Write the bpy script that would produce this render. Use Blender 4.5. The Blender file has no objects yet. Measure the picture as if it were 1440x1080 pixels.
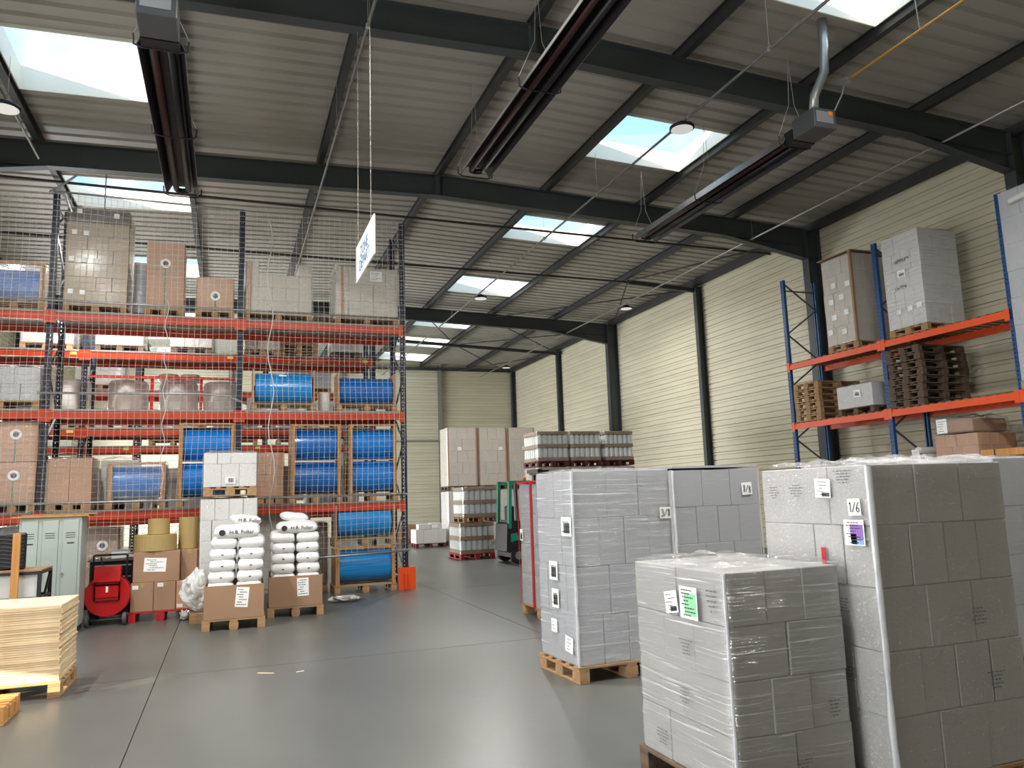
import bpy, bmesh, math, random
from mathutils import Vector, Matrix, noise
random.seed(7)
D = bpy.data
COL = bpy.context.scene.collection
PI = math.pi
SC = bpy.context.scene

# ------------------------------------------------------------------ camera
F, YAW, PIT, ROL, CH = 1079.93, .35538, .14430, -.03269, 1.65
fv = Vector((math.sin(YAW)*math.cos(PIT), math.cos(YAW)*math.cos(PIT), math.sin(PIT)))
rv = Vector((math.cos(YAW), -math.sin(YAW), 0)); uv = rv.cross(fv)
rv, uv = rv*math.cos(ROL)+uv*math.sin(ROL), uv*math.cos(ROL)-rv*math.sin(ROL)
cam = D.objects.new('camera', D.cameras.new('camera')); COL.objects.link(cam)
cam.data.sensor_width = 36; cam.data.lens = 36*F/1440; cam.data.clip_end = 400
cam.matrix_world = Matrix(((rv.x, uv.x, -fv.x, 0), (rv.y, uv.y, -fv.y, 0), (rv.z, uv.z, -fv.z, CH), (0, 0, 0, 1)))
SC.camera = cam

# ------------------------------------------------------------------ view, sky, sun, room lamps, added door fills
SC.view_settings.view_transform = 'Standard'; SC.view_settings.look = 'None'
SC.view_settings.exposure = 0.2; SC.view_settings.gamma = 1; SC.view_settings.use_curve_mapping = False
SKY = 2.0          # sky radiance scale
LAMP = 150.0        # watts per high bay lamp
SUN = 13.0
ADDED_DOORS = [(.6, 4.1, 460), (6.3, 8.6, 110), (23.5, 35.0, 2400)]   # added unseen doors with fill lamps, left wall: y from, y to, watts

def srgb(r, g, b, a=1):
    f = lambda c: (c/255/12.92 if c/255 <= .04045 else ((c/255+.055)/1.055)**2.4)
    return (f(r), f(g), f(b), a)

w = D.worlds.new('sky'); SC.world = w; w.use_nodes = True
nt = w.node_tree; nt.nodes.clear()
N = nt.nodes.new; L = nt.links.new
tc = N('ShaderNodeTexCoord'); mp = N('ShaderNodeMapping'); mp.inputs['Scale'].default_value = (1.6, 1.6, 2.2)
nz = N('ShaderNodeTexNoise'); nz.inputs['Scale'].default_value = 1.7; nz.inputs['Detail'].default_value = 5
cr = N('ShaderNodeValToRGB'); cr.color_ramp.elements[0].position = .50; cr.color_ramp.elements[1].position = .68
mx = N('ShaderNodeMixRGB'); mx.inputs[1].default_value = (.25, .46, .70, 1); mx.inputs[2].default_value = (1.0, 1.04, 1.08, 1)
bg = N('ShaderNodeBackground'); bg.inputs['Strength'].default_value = SKY
out = N('ShaderNodeOutputWorld')
L(tc.outputs['Generated'], mp.inputs[0]); L(mp.outputs[0], nz.inputs[0]); L(nz.outputs[0], cr.inputs[0])
L(cr.outputs[0], mx.inputs[0]); L(mx.outputs[0], bg.inputs[0]); L(bg.outputs[0], out.inputs[0])

sl = D.lights.new('sun', 'SUN'); sl.energy = SUN; sl.angle = .0093; sl.color = (1, .87, .66)
sun = D.objects.new('sun', sl); COL.objects.link(sun)
sd = Vector((.80, .60, -.165)).normalized()
sun.rotation_euler = sd.to_track_quat('-Z', 'Y').to_euler()
sun.location = (-20, -10, 10)
for y0_, y1_, e_ in ADDED_DOORS:  # fill lamps in front of the added doors, standing in for daylight
    dl = D.lights.new('door_fill_light', 'AREA'); dl.shape = 'RECTANGLE'; dl.size = 4.2; dl.size_y = y1_-y0_; dl.energy = e_; dl.color = (.96, .985, 1)
    do = D.objects.new('door_fill_light', dl); COL.objects.link(do); do.location = (-5.88, (y0_+y1_)/2, 2.35); do.rotation_euler = (0, -PI/2, 0)

# ------------------------------------------------------------------ helpers
def ray(px, py): return rv*(px-720)+uv*(540-py)+fv*F
def atY(px, py, Y):
    d = ray(px, py); t = Y/d.y; return (d.x*t, CH+d.z*t)

class MB:
    def __init__(s): s.v = []; s.f = []; s.m = []
    def add(s, vs, fs, mi=0):
        o = len(s.v); s.v += [tuple(v) for v in vs]
        for f in fs: s.f.append(tuple(i+o for i in f)); s.m.append(mi)
    def box(s, x0, x1, y0, y1, z0, z1, mi=0):
        s.add([(x0,y0,z0),(x1,y0,z0),(x1,y1,z0),(x0,y1,z0),(x0,y0,z1),(x1,y0,z1),(x1,y1,z1),(x0,y1,z1)],
              [(3,2,1,0),(4,5,6,7),(0,1,5,4),(1,2,6,5),(2,3,7,6),(3,0,4,7)], mi)
    def cbox(s, x0, x1, y0, y1, z0, z1, c=.006, mi=0):
        # chamfered box, 24 vertices
        vs = []; idx = {}
        X = (x0, x1); Y = (y0, y1); Z = (z0, z1)
        for i in (0,1):
            for j in (0,1):
                for k in (0,1):
                    dx = c if i == 0 else -c; dy = c if j == 0 else -c; dz = c if k == 0 else -c
                    for a, p in enumerate(((X[i], Y[j]+dy, Z[k]+dz), (X[i]+dx, Y[j], Z[k]+dz), (X[i]+dx, Y[j]+dy, Z[k]))):
                        idx[(i,j,k,a)] = len(vs); vs.append(p)
        fs = []
        for i in (0,1):
            q = [idx[(i,j,k,0)] for j,k in ((0,0),(1,0),(1,1),(0,1))]; fs.append(q if i else q[::-1])
            q = [idx[(j,i,k,1)] for j,k in ((0,0),(1,0),(1,1),(0,1))]; fs.append(q[::-1] if i else q)
            q = [idx[(j,k,i,2)] for j,k in ((0,0),(1,0),(1,1),(0,1))]; fs.append(q if i else q[::-1])
        for i in (0,1):
            for j in (0,1):
                fs.append([idx[(i,j,0,0)], idx[(i,j,0,1)], idx[(i,j,1,1)], idx[(i,j,1,0)]] if i != j else [idx[(i,j,1,0)], idx[(i,j,1,1)], idx[(i,j,0,1)], idx[(i,j,0,0)]])
                fs.append([idx[(i,0,j,0)], idx[(i,0,j,2)], idx[(i,1,j,2)], idx[(i,1,j,0)]] if i == j else [idx[(i,1,j,0)], idx[(i,1,j,2)], idx[(i,0,j,2)], idx[(i,0,j,0)]])
                fs.append([idx[(0,i,j,1)], idx[(0,i,j,2)], idx[(1,i,j,2)], idx[(1,i,j,1)]] if i != j else [idx[(1,i,j,1)], idx[(1,i,j,2)], idx[(0,i,j,2)], idx[(0,i,j,1)]])
                for k in (0,1):
                    t = [idx[(i,j,k,a)] for a in (0,1,2)]
                    fs.append(t if (i+j+k) % 2 == 1 else t[::-1])
        s.add(vs, fs, mi)
    def bar(s, p, q, r=.02, n=6, mi=0, caps=True):
        p = Vector(p); q = Vector(q); d = (q-p).normalized()
        a = d.orthogonal().normalized(); b = d.cross(a); vs = []
        for c in (p, q):
            for i in range(n):
                t = 2*PI*i/n; vs.append(c+a*(r*math.cos(t))+b*(r*math.sin(t)))
        fs = [(i, (i+1) % n, n+(i+1) % n, n+i) for i in range(n)]
        if caps: fs += [tuple(range(n))[::-1], tuple(range(n, 2*n))]
        s.add(vs, fs, mi)
    def path(s, pts, r=.02, n=6, mi=0):
        pts = [Vector(p) for p in pts]; vs = []; a = None
        for i, p in enumerate(pts):
            d = (pts[min(i+1, len(pts)-1)]-pts[max(i-1, 0)]).normalized()
            a = d.orthogonal().normalized() if a is None else (a-d*a.dot(d)).normalized()
            b = d.cross(a)
            for k in range(n):
                t = 2*PI*k/n; vs.append(p+a*(r*math.cos(t))+b*(r*math.sin(t)))
        fs = []
        for i in range(len(pts)-1):
            for k in range(n):
                fs.append((i*n+k, i*n+(k+1) % n, (i+1)*n+(k+1) % n, (i+1)*n+k))
        fs += [tuple(range(n))[::-1], tuple(range((len(pts)-1)*n, len(pts)*n))]
        s.add(vs, fs, mi)
    def beam(s, p, q, w_, h_, up=(0,0,1), mi=0):
        # rectangular bar from p to q
        p = Vector(p); q = Vector(q); d = (q-p).normalized(); u = Vector(up)
        a = d.cross(u).normalized(); b = a.cross(d)
        vs = [c+a*(i*w_/2)+b*(j*h_/2) for c in (p, q) for i, j in ((-1,-1),(1,-1),(1,1),(-1,1))]
        s.add(vs, [(3,2,1,0),(4,5,6,7),(0,1,5,4),(1,2,6,5),(2,3,7,6),(3,0,4,7)], mi)
    def lathe(s, prof, n=16, axis='z', c=(0,0,0), mi=0, caps=True):
        vs = []
        for r, h in prof:
            for i in range(n):
                t = 2*PI*i/n; x, y = r*math.cos(t), r*math.sin(t)
                vs.append({'z': (c[0]+x, c[1]+y, c[2]+h), 'x': (c[0]+h, c[1]+x, c[2]+y), 'y': (c[0]+y, c[1]+h, c[2]+x)}[axis])
        m = len(prof); fs = []
        for j in range(m-1):
            for i in range(n): fs.append((j*n+i, j*n+(i+1) % n, (j+1)*n+(i+1) % n, (j+1)*n+i))
        if caps: fs += [tuple(range(n))[::-1], tuple(range((m-1)*n, m*n))]
        s.add(vs, fs, mi)
    def prism(s, poly, y0, y1, axis='y', mi=0):
        n = len(poly)
        P3 = {'y': lambda a, b, t: (a, t, b), 'x': lambda a, b, t: (t, a, b), 'z': lambda a, b, t: (a, b, t)}[axis]
        vs = [P3(a, b, y0) for a, b in poly]+[P3(a, b, y1) for a, b in poly]
        fs = [(i, (i+1) % n, n+(i+1) % n, n+i) for i in range(n)]+[tuple(range(n))[::-1], tuple(range(n, 2*n))]
        s.add(vs, fs, mi)
    def mesh(s, name, mats, smooth=False, fix=True):
        me = D.meshes.new(name); me.from_pydata(s.v, [], s.f)
        for m in (mats if isinstance(mats, (list, tuple)) else [mats]): me.materials.append(m)
        me.polygons.foreach_set('material_index', s.m)
        if fix:
            b = bmesh.new(); b.from_mesh(me); bmesh.ops.recalc_face_normals(b, faces=b.faces); b.to_mesh(me); b.free()
        me.polygons.foreach_set('use_smooth', [smooth]*len(me.polygons))
        me.update(); return me

def put(name, me, parent=None, loc=(0,0,0), rot=(0,0,0)):
    o = D.objects.new(name, me); COL.objects.link(o); o.parent = parent; o.location = loc; o.rotation_euler = rot
    return o
def obj(name, mb, mats, parent=None, loc=(0,0,0), rot=(0,0,0), smooth=False, fix=True):
    return put(name, mb.mesh(name, mats, smooth, fix), parent, loc, rot)
LABELS = {}
def tag(o, label, cat, group=None):
    if label in LABELS and not group: print('DUP LABEL', label)
    LABELS[label] = 1
    o['label'] = label; o['category'] = cat
    if group: o['group'] = group
    return o
def thing(name, label, cat, loc=(0,0,0), rz=0, group=None):
    o = put(name, None, None, loc, (0,0,rz)); o.empty_display_size = .1
    return tag(o, label, cat, group)
def struct(o): o['kind'] = 'structure'; return o
def stuff(o): o['kind'] = 'stuff'; return o
def boxpart(name, parent, b, mat, ch=0):
    m = MB()
    if ch: m.cbox(*b, c=ch)
    else: m.box(*b)
    return obj(name, m, mat, parent)

# ------------------------------------------------------------------ materials
def mat(name, col, rough=.6, metal=0, spec=.5, coat=0, var=0, vscale=3, bump=0, bscale=20, bstretch=(1,1,1), col2=None, vstretch=(1,1,1), trans=0):
    m = D.materials.new(name); m.use_nodes = True; t = m.node_tree; p = t.nodes['Principled BSDF']
    c = srgb(*col); p.inputs['Base Color'].default_value = c
    p.inputs['Roughness'].default_value = rough; p.inputs['Metallic'].default_value = metal
    p.inputs['Specular IOR Level'].default_value = spec; p.inputs['Coat Weight'].default_value = coat
    p.inputs['Coat Roughness'].default_value = .15
    if var or col2 or bump:
        tc = t.nodes.new('ShaderNodeTexCoord')
    if var or col2:
        mp = t.nodes.new('ShaderNodeMapping'); mp.inputs['Scale'].default_value = vstretch
        n = t.nodes.new('ShaderNodeTexNoise'); n.inputs['Scale'].default_value = vscale; n.inputs['Detail'].default_value = 6
        r = t.nodes.new('ShaderNodeValToRGB'); r.color_ramp.elements[0].position = .33; r.color_ramp.elements[1].position = .67
        d = srgb(*col2) if col2 else tuple(x*(1-var) for x in c[:3])+(1,)
        e = c if col2 else tuple(min(1, x*(1+var)) for x in c[:3])+(1,)
        r.color_ramp.elements[0].color = d; r.color_ramp.elements[1].color = e
        t.links.new(tc.outputs['Object'], mp.inputs[0]); t.links.new(mp.outputs[0], n.inputs[0])
        t.links.new(n.outputs[0], r.inputs[0]); t.links.new(r.outputs[0], p.inputs['Base Color'])
    if bump:
        mp2 = t.nodes.new('ShaderNodeMapping'); mp2.inputs['Scale'].default_value = bstretch
        n2 = t.nodes.new('ShaderNodeTexNoise'); n2.inputs['Scale'].default_value = bscale; n2.inputs['Detail'].default_value = 4
        b = t.nodes.new('ShaderNodeBump'); b.inputs['Strength'].default_value = bump; b.inputs['Distance'].default_value = .02
        t.links.new(tc.outputs['Object'], mp2.inputs[0]); t.links.new(mp2.outputs[0], n2.inputs[0])
        t.links.new(n2.outputs[0], b.inputs['Height']); t.links.new(b.outputs[0], p.inputs['Normal'])
    return m

def film_mat(name, base=.06, streak=.42, stretch=(1.5, 1.5, 26), rough=.13, scale=2.2, lo=.52, hi=.74, bump=.5):
    """clear stretch film: see-through, glossy, with milky lines for bunched film and painted highlights"""
    m = D.materials.new(name); m.use_nodes = True; t = m.node_tree; t.nodes.clear()
    N = t.nodes.new; L = t.links.new
    tc = N('ShaderNodeTexCoord'); mp = N('ShaderNodeMapping'); mp.inputs['Scale'].default_value = stretch
    n = N('ShaderNodeTexNoise'); n.inputs['Scale'].default_value = scale; n.inputs['Detail'].default_value = 5; n.inputs['Distortion'].default_value = .6
    r = N('ShaderNodeValToRGB'); r.color_ramp.elements[0].position = lo; r.color_ramp.elements[1].position = hi
    r.color_ramp.elements[0].color = (base,)*3+(1,); r.color_ramp.elements[1].color = (streak,)*3+(1,)
    tr = N('ShaderNodeBsdfTransparent'); df = N('ShaderNodeBsdfDiffuse'); df.inputs[0].default_value = (.85, .86, .88, 1)
    gl = N('ShaderNodeBsdfGlossy'); gl.inputs['Roughness'].default_value = rough; gl.inputs[0].default_value = (1, 1, 1, 1)
    b = N('ShaderNodeBump'); b.inputs['Strength'].default_value = bump; b.inputs['Distance'].default_value = .03
    fr = N('ShaderNodeLayerWeight'); fr.inputs[0].default_value = .5; pw_ = N('ShaderNodeMath'); pw_.operation = 'POWER'; pw_.inputs[1].default_value = 4.0
    ma = N('ShaderNodeMath'); ma.operation = 'MULTIPLY_ADD'; ma.inputs[1].default_value = .6; ma.inputs[2].default_value = .085
    m1 = N('ShaderNodeMixShader'); m2 = N('ShaderNodeMixShader'); o = N('ShaderNodeOutputMaterial')
    L(tc.outputs['Object'], mp.inputs[0]); L(mp.outputs[0], n.inputs[0]); L(n.outputs[0], r.inputs[0]); L(n.outputs[0], b.inputs['Height'])
    L(b.outputs[0], gl.inputs['Normal'])
    L(r.outputs[0], m1.inputs[0]); L(tr.outputs[0], m1.inputs[1]); L(df.outputs[0], m1.inputs[2])
    L(fr.outputs['Facing'], pw_.inputs[0]); L(pw_.outputs[0], ma.inputs[0]); L(ma.outputs[0], m2.inputs[0]); L(m1.outputs[0], m2.inputs[1]); L(gl.outputs[0], m2.inputs[2])
    L(m2.outputs[0], o.inputs[0])
    return m

M = dict(
    floor=mat('concrete_floor', (94,95,91), .34, var=.22, vscale=.55, bump=.03, bscale=3, spec=.5, vstretch=(1,.45,1)),
    joint=mat('floor_joint', (70,70,68), .8),
    clad=mat('cream_cladding', (206,200,176), .5, var=.05, vscale=.6, vstretch=(1,1,3)),
    deck=mat('roof_deck', (160,157,148), .5, var=.06, vscale=.7),
    curb=mat('skylight_curb', (246,242,228), .6),
    steel=mat('grey_painted_steel', (62,68,70), .5, var=.08, vscale=1.5),
    steeld=mat('dark_purlin_steel', (52,54,54), .55),
    galv=mat('galvanised_steel', (178,180,180), .35, metal=.7),
    galvd=mat('dull_galvanised', (120,120,118), .5, metal=.3),
    rust=mat('brown_tie_rod', (58,52,48), .6),
    lgrey=mat('light_grey_post', (128,128,122), .6),
    orange=mat('orange_red_beam', (190,62,24), .42, var=.08, vscale=2),
    orange2=mat('bright_orange_beam', (226,78,16), .4, var=.06, vscale=2),
    navy=mat('navy_post', (32,38,56), .45),
    blue=mat('blue_post', (22,72,124), .42),
    brace=mat('grey_brace', (96,98,102), .45, metal=.4),
    shelf=mat('grey_shelf_deck', (150,144,136), .6, var=.1),
    slat=mat('brown_shelf_slat', (132,98,62), .7, var=.15),
    wood=mat('pallet_wood', (180,146,106), .75, col2=(146,112,76), vscale=2.5, vstretch=(1,6,6), bump=.15, bscale=30),
    woodd=mat('weathered_pallet_wood', (112,92,74), .8, col2=(74,60,50), vscale=2.5, vstretch=(1,6,6), bump=.2, bscale=30),
    woodr=mat('red_pallet_paint', (176,22,28), .5, var=.12),
    woodm=mat('dark_red_pallet', (92,34,36), .6, var=.12),
    pine=mat('pine_board', (206,150,84), .6, col2=(184,124,64), vscale=2, vstretch=(8,8,.6)),
    ply=mat('plywood_face', (236,216,180), .6, col2=(222,198,158), vscale=2, vstretch=(1,9,1)),
    ply2=mat('plywood_edge', (236,216,178), .7, col2=(206,174,132), vscale=3, vstretch=(1.2,1.2,40)),
    cw=mat('bright_white_carton', (208,207,203), .55, var=.03, vscale=1.2, bump=.05, bscale=9),
    ca=mat('white_carton', (172,170,167), .55, var=.05, vscale=1.2, bump=.05, bscale=9),
    cg=mat('grey_white_carton', (174,175,179), .55, var=.03, vscale=1.2, bump=.05, bscale=9),
    cgr=mat('pale_warm_carton', (200,192,180), .55, var=.04, vscale=1.2),
    cbw=mat('silver_brown_carton', (176,156,128), .5, coat=.3, var=.05, vscale=2),
    cb=mat('brown_cardboard', (160,126,98), .7, var=.06, vscale=2, bump=.04, bscale=14),
    cbp=mat('pinkish_cardboard', (190,146,112), .65, var=.07, vscale=2),
    cbd=mat('dark_brown_cardboard', (104,84,74), .6, var=.12),
    kraft=mat('kraft_paper_roll', (168,144,92), .55, var=.05, vscale=2),
    bluef=mat('blue_film', (10,122,208), .3, coat=.6, var=.12, vscale=1.3, vstretch=(.5,3,3), bump=.22, bscale=5, bstretch=(.6,5,5)),
    bluefd=mat('deep_blue_film', (14,104,184), .3, coat=.6, var=.15, vscale=1.3, vstretch=(.5,3,3), bump=.22, bscale=5, bstretch=(.6,5,5)),
    bluefl=mat('light_blue_film', (20,140,214), .32, coat=.6, var=.12, vscale=1.3, vstretch=(.5,3,3), bump=.22, bscale=5, bstretch=(.6,5,5)),
    wbob=mat('white_wrapped_bobbin', (222,221,216), .35, coat=.4, var=.05, vscale=2, vstretch=(6,6,.5), bump=.5, bscale=4, bstretch=(5,5,.4)),
    bottle=mat('pale_bottle_plastic', (232,238,234), .3, coat=.3, var=.03),
    tray=mat('brown_tray', (166,138,122), .65, var=.08),
    white=mat('white_plastic', (240,240,238), .45, bump=.12, bscale=9),
    bag=mat('white_bag', (238,237,233), .42, bump=.35, bscale=7),
    paper=mat('white_paper', (244,244,240), .7),
    ink=mat('black_ink', (40,40,44), .7),
    inkg=mat('grey_ink', (110,108,108), .7),
    inkb=mat('blue_ink', (40,110,170), .6),
    green=mat('green_panel_print', (150,216,168), .6),
    violet=mat('violet_panel_print', (140,104,180), .6),
    lblue=mat('light_blue_print', (120,170,226), .6),
    black=mat('black_plastic', (26,26,28), .45),
    rubber=mat('grey_rubber', (84,82,78), .7),
    red=mat('red_enamel', (182,14,22), .35, coat=.3),
    redt=mat('red_tape', (190,30,40), .5),
    lock=mat('grey_green_locker', (172,182,174), .45, var=.03),
    lockd=mat('dark_slot', (60,64,62), .6),
    fgreen=mat('forklift_green', (20,150,116), .4),
    heatd=mat('heater_shade', (26,26,30), .45, metal=.3),
    heatr=mat('heater_tube', (52,24,22), .5, metal=.3),
    box=mat('burner_box', (78,80,82), .4, metal=.3),
    brass=mat('yellow_gas_pipe', (206,150,62), .4),
    cable=mat('grey_cable', (170,166,158), .6),
    net=mat('net_cord', (206,203,196), .7),
    yellow=mat('yellow_plate', (222,200,90), .5),
    orangel=mat('orange_lens', (236,120,20), .3),
    grn=mat('green_strap', (60,110,70), .5),
    pink=mat('pink_tape', (190,150,146), .5),
    crumple=mat('crumpled_clear_film', (214,214,210), .22, coat=.6, bump=.9, bscale=6),
    glassd=mat('grey_glass', (170,176,178), .2, coat=.5),
)
FILM = film_mat('stretch_film')
FILMS = film_mat('streaky_stretch_film', base=.06, streak=.85, stretch=(.8, .8, 42), lo=.57, hi=.72, bump=.9)  # strong white streaks: bunched film plus highlights painted into the colour
FILMC = film_mat('speckled_stretch_film', base=.05, streak=.5, stretch=(14, 14, 22), scale=3, lo=.58, hi=.76, bump=.8)
FILMD = film_mat('clear_stretch_film', base=.02, streak=.2, stretch=(2, 2, 14), lo=.55, hi=.8, bump=.4)
def lens_mat():
    m = D.materials.new('lamp_lens'); m.use_nodes = True; p = m.node_tree.nodes['Principled BSDF']
    p.inputs['Base Color'].default_value = (.8, .8, .8, 1); p.inputs['Emission Color'].default_value = (1, .98, .95, 1); p.inputs['Emission Strength'].default_value = .35
    return m
LENS = lens_mat()
def pane_mat():
    m = D.materials.new('skylight_pane'); m.use_nodes = True; t = m.node_tree; t.nodes.clear()
    a = t.nodes.new('ShaderNodeBsdfTransparent'); g = t.nodes.new('ShaderNodeBsdfGlossy'); g.inputs['Roughness'].default_value = .05
    x = t.nodes.new('ShaderNodeMixShader'); x.inputs[0].default_value = .05; o = t.nodes.new('ShaderNodeOutputMaterial')
    t.links.new(a.outputs[0], x.inputs[1]); t.links.new(g.outputs[0], x.inputs[2]); t.links.new(x.outputs[0], o.inputs[0]); return m
PANE = pane_mat()

# ------------------------------------------------------------------ setting: floor, walls, roof
XL, XR, YB, YF = -6.0, 14.0, -6.0, 37.3      # left wall, right wall, rear wall, gable wall
floor = struct(boxpart('floor', None, (XL, XR, YB, YF, -.2, -.012), M['joint']))
xs = [XL, -.62-5.4, -.62, 4.8, 10.2, XR]; xs = [XL, -4.8, -.62, 3.57, 7.75, 11.9, XR]
DL = [(-5.0, 2.6)]
ys = [YB, -2.3, 3.2, 8.62, 14.1, 19.6, 25.1, 30.6, YF]
for i in range(len(xs)-1):
    for j in range(len(ys)-1):
        g = .005
        boxpart('floor_slab', floor, (xs[i]+g, xs[i+1]-g, ys[j]+g, ys[j+1]-g, -.011, 0), M['floor'])

def tray_prof(h, t=.035):
    # one cladding tray: flat faces with a shadow groove and a rib
    return [(0, 0), (t, .010), (t, .13*h/.4), (t-.034, .135*h/.4), (t-.034, .165*h/.4), (t, .178*h/.4), (t, .295*h/.4), (t-.022, .298*h/.4), (t-.022, .315*h/.4), (t, .325*h/.4), (t, h-.012), (0, h)]
def cladding(parent, side, a0, a1, ztop, n, openings=()):
    h = ztop/n
    for k in range(n):
        z0 = k*h; spans = [(a0, a1)]
        for (o0, o1, oz0, oz1) in openings:
            if z0 < oz1-.05 and z0+h > oz0+.05:
                ns = []
                for s0, s1 in spans:
                    if o0 > s0 and o1 < s1: ns += [(s0, o0), (o1, s1)]
                    else: ns.append((s0, s1))
                spans = ns
        for s0, s1 in spans:
            m = MB(); pr = tray_prof(h)
            if side == 'right': m.prism([(XR-a, z0+b) for a, b in pr]+[(XR+.06, z0+h), (XR+.06, z0)], s0, s1, 'y')
            if side == 'left': m.prism([(XL+a, z0+b) for a, b in pr]+[(XL-.06, z0+h), (XL-.06, z0)], s0, s1, 'y')
            if side == 'back': m.prism([(YF-a, z0+b) for a, b in pr]+[(YF+.06, z0+h), (YF+.06, z0)], s0, s1, 'x')
            if side == 'front': m.prism([(YB+a, z0+b) for a, b in pr]+[(YB-.06, z0+h), (YB-.06, z0)], s0, s1, 'x')
            obj('cladding_panel', m, M['clad'], parent)
def zr(x): return 8.37-.032*abs(x-4.0)       # top of the rafters
def root(name):
    o = put(name, None); o.empty_display_size = .1; return struct(o)
wall_right = root('wall_right'); cladding(wall_right, 'right', YB, YF, 8.24, 21)
wall_left = root('wall_left'); cladding(wall_left, 'left', YB, YF, 8.24, 21, [(4.32, 5.95, 0, 1.12)])
wall_back = root('wall_back'); cladding(wall_back, 'back', XL, XR, 8.56, 22)
wall_front = root('wall_front'); cladding(wall_front, 'front', XL, XR, 8.56, 22)
# added unseen doors: plain white panels behind the fill lamps
for i, (y0, y1, e_) in enumerate(ADDED_DOORS):
    added_door = root('door_%d' % (i+2))
    for k in range(8): boxpart('door_panel', added_door, (XL+.036, XL+.075, y0, y1, .02+k*.56, .57+k*.56), M['paper'])
    boxpart('door_frame', added_door, (XL+.036, XL+.08, y0-.1, y0-.005, 0, 4.6), M['steel']); boxpart('door_frame', added_door, (XL+.036, XL+.08, y1+.005, y1+.1, 0, 4.6), M['steel'])
m = MB(); m.box(XL-.08, XL+.06, 4.24, 4.30, 0, 2.36); m.box(XL-.08, XL+.06, 5.94, 6.0, 0, 2.36); m.box(XL-.08, XL+.06, 4.30, 5.94, 2.30, 2.36)
door = struct(obj('door_1', m, M['steel']))  # unseen opening put in to let the low sun reach the plywood
boxpart('added_shutter', door, (XL+.03, XL+.05, 4.31, 5.93, 1.12, 2.29), M['lgrey'])  # added shutter, lowered to keep the sun patch at the plywood's foot

def hsec(m, p0, p1, depth, width, tf=.016, tw=.01, d=(1,0,0)):
    """vertical H column between z0 and z1 with its web in direction d"""
    x, y, z0 = p0; z1 = p1
    if d[0]:
        m.box(x-depth/2, x-depth/2+tf, y-width/2, y+width/2, z0, z1); m.box(x+depth/2-tf, x+depth/2, y-width/2, y+width/2, z0, z1)
        m.box(x-depth/2+tf, x+depth/2-tf, y-tw/2, y+tw/2, z0, z1)
    else:
        m.box(x-width/2, x+width/2, y-depth/2, y-depth/2+tf, z0, z1); m.box(x-width/2, x+width/2, y+depth/2-tf, y+depth/2, z0, z1)
        m.box(x-tw/2, x+tw/2, y-depth/2+tf, y+depth/2-tf, z0, z1)

FR = [-1.4, 4.05, 9.5, 14.95, 25.9]            # portal frames
for y in FR:
    m = MB(); hsec(m, (13.74, y, 0), zr(13.7), .42, .22); m.box(13.5, 13.95, y-.005, y+.005, 7.3, 7.32)
    obj('column', m, M['steel'], wall_right)
    m = MB(); hsec(m, (XL+.26, y, 0), zr(XL), .42, .22); obj('column', m, M['steel'], wall_left)
for y in (20.15, 31.2):
    m = MB(); hsec(m, (13.84, y, 0), 8.02, .22, .16); obj('wall_post', m, M['steel'], wall_right)
m = MB(); hsec(m, (13.82, YF-.16, 0), 8.02, .2, .2); obj('corner_post', m, M['steel'], wall_right)
for x in (9.9, 5.0, 0.0):
    m = MB(); hsec(m, (x, YF-.14, 0), 8.3, .2, .16, d=(0,1,0)); obj('wall_post', m, M['lgrey'], wall_back)
boxpart('wall_rail', wall_back, (5.1, 9.8, YF-.14, YF-.045, 4.42, 4.5), M['lgrey'])
boxpart('eaves_rail', wall_back, (XL+.2, 13.7, YF-.30, YF-.14, 8.0, 8.14), M['steeld'])
boxpart('eaves_rail', wall_right, (13.68, 13.86, YB, YF-.3, 8.03, 8.22), M['steeld'])
boxpart('eaves_rail', wall_left, (XL+.1, XL+.28, YB, YF-.3, 8.0, 8.2), M['steeld'])

ceiling = root('ceiling')
PUR = [4.05+2.45*k for k in range(-4, 5)]
SKY_Y = [(.55, 2.25), (6.15, 7.95), (11.55, 13.3), (16.75, 18.4), (22.1, 23.9), (27.3, 29.1), (31.3, 33.1), (34.9, 36.6)]
SKY_X = [(PUR[1], PUR[2]), (PUR[5], PUR[6])]
for k, x in enumerate(PUR):
    z = zr(x); m = MB()
    m.box(x-.055, x+.055, YB, YF, z, z+.012); m.box(x-.005, x+.005, YB, YF, z+.012, z+.17); m.box(x-.055, x+.055, YB, YF, z+.17, z+.18)
    obj('purlin', m, M['steeld'], ceiling)
def deck(xa, xb, y0, y1):
    p = .3333; pr = []
    y = y0
    while y < y1-.01:
        for dy, dz in ((0, 0), (.215, 0), (.235, .055), (.31, .055)):
            if y+dy < y1: pr.append((y+dy, dz))
        y += p
    pr.append((y1, 0)); m = MB(); vs = []
    for x in (xa, xb):
        z = 8.37-.032*abs(x-4.05)+.183
        for yy, dz in pr: vs.append((x, yy, z+dz))
    n = len(pr); m.add(vs, [(i, i+1, n+i+1, n+i) for i in range(n-1)])
    # upper skin so that the roof has thickness
    vs = [(x, yy, 8.37-.032*abs(x-4.05)+.33) for x in (xa, xb) for yy in (y0, y1)]
    m.add(vs, [(0, 1, 3, 2)])
    obj('roof_panel', m, M['deck'], ceiling, fix=False)
edges = [XL-.06]+PUR[1:-1]+[XR+.06]
for i in range(len(edges)-1):
    xa, xb = edges[i], edges[i+1]
    hole = any(abs(xa-a) < .01 for a, b in SKY_X)
    if not hole: deck(xa, xb, YB-.06, YF+.06)
    else:
        y = YB-.06
        for a, b in SKY_Y: deck(xa, xb, y, a); y = b
        deck(xa, xb, y, YF+.06)
wn = 0
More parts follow.
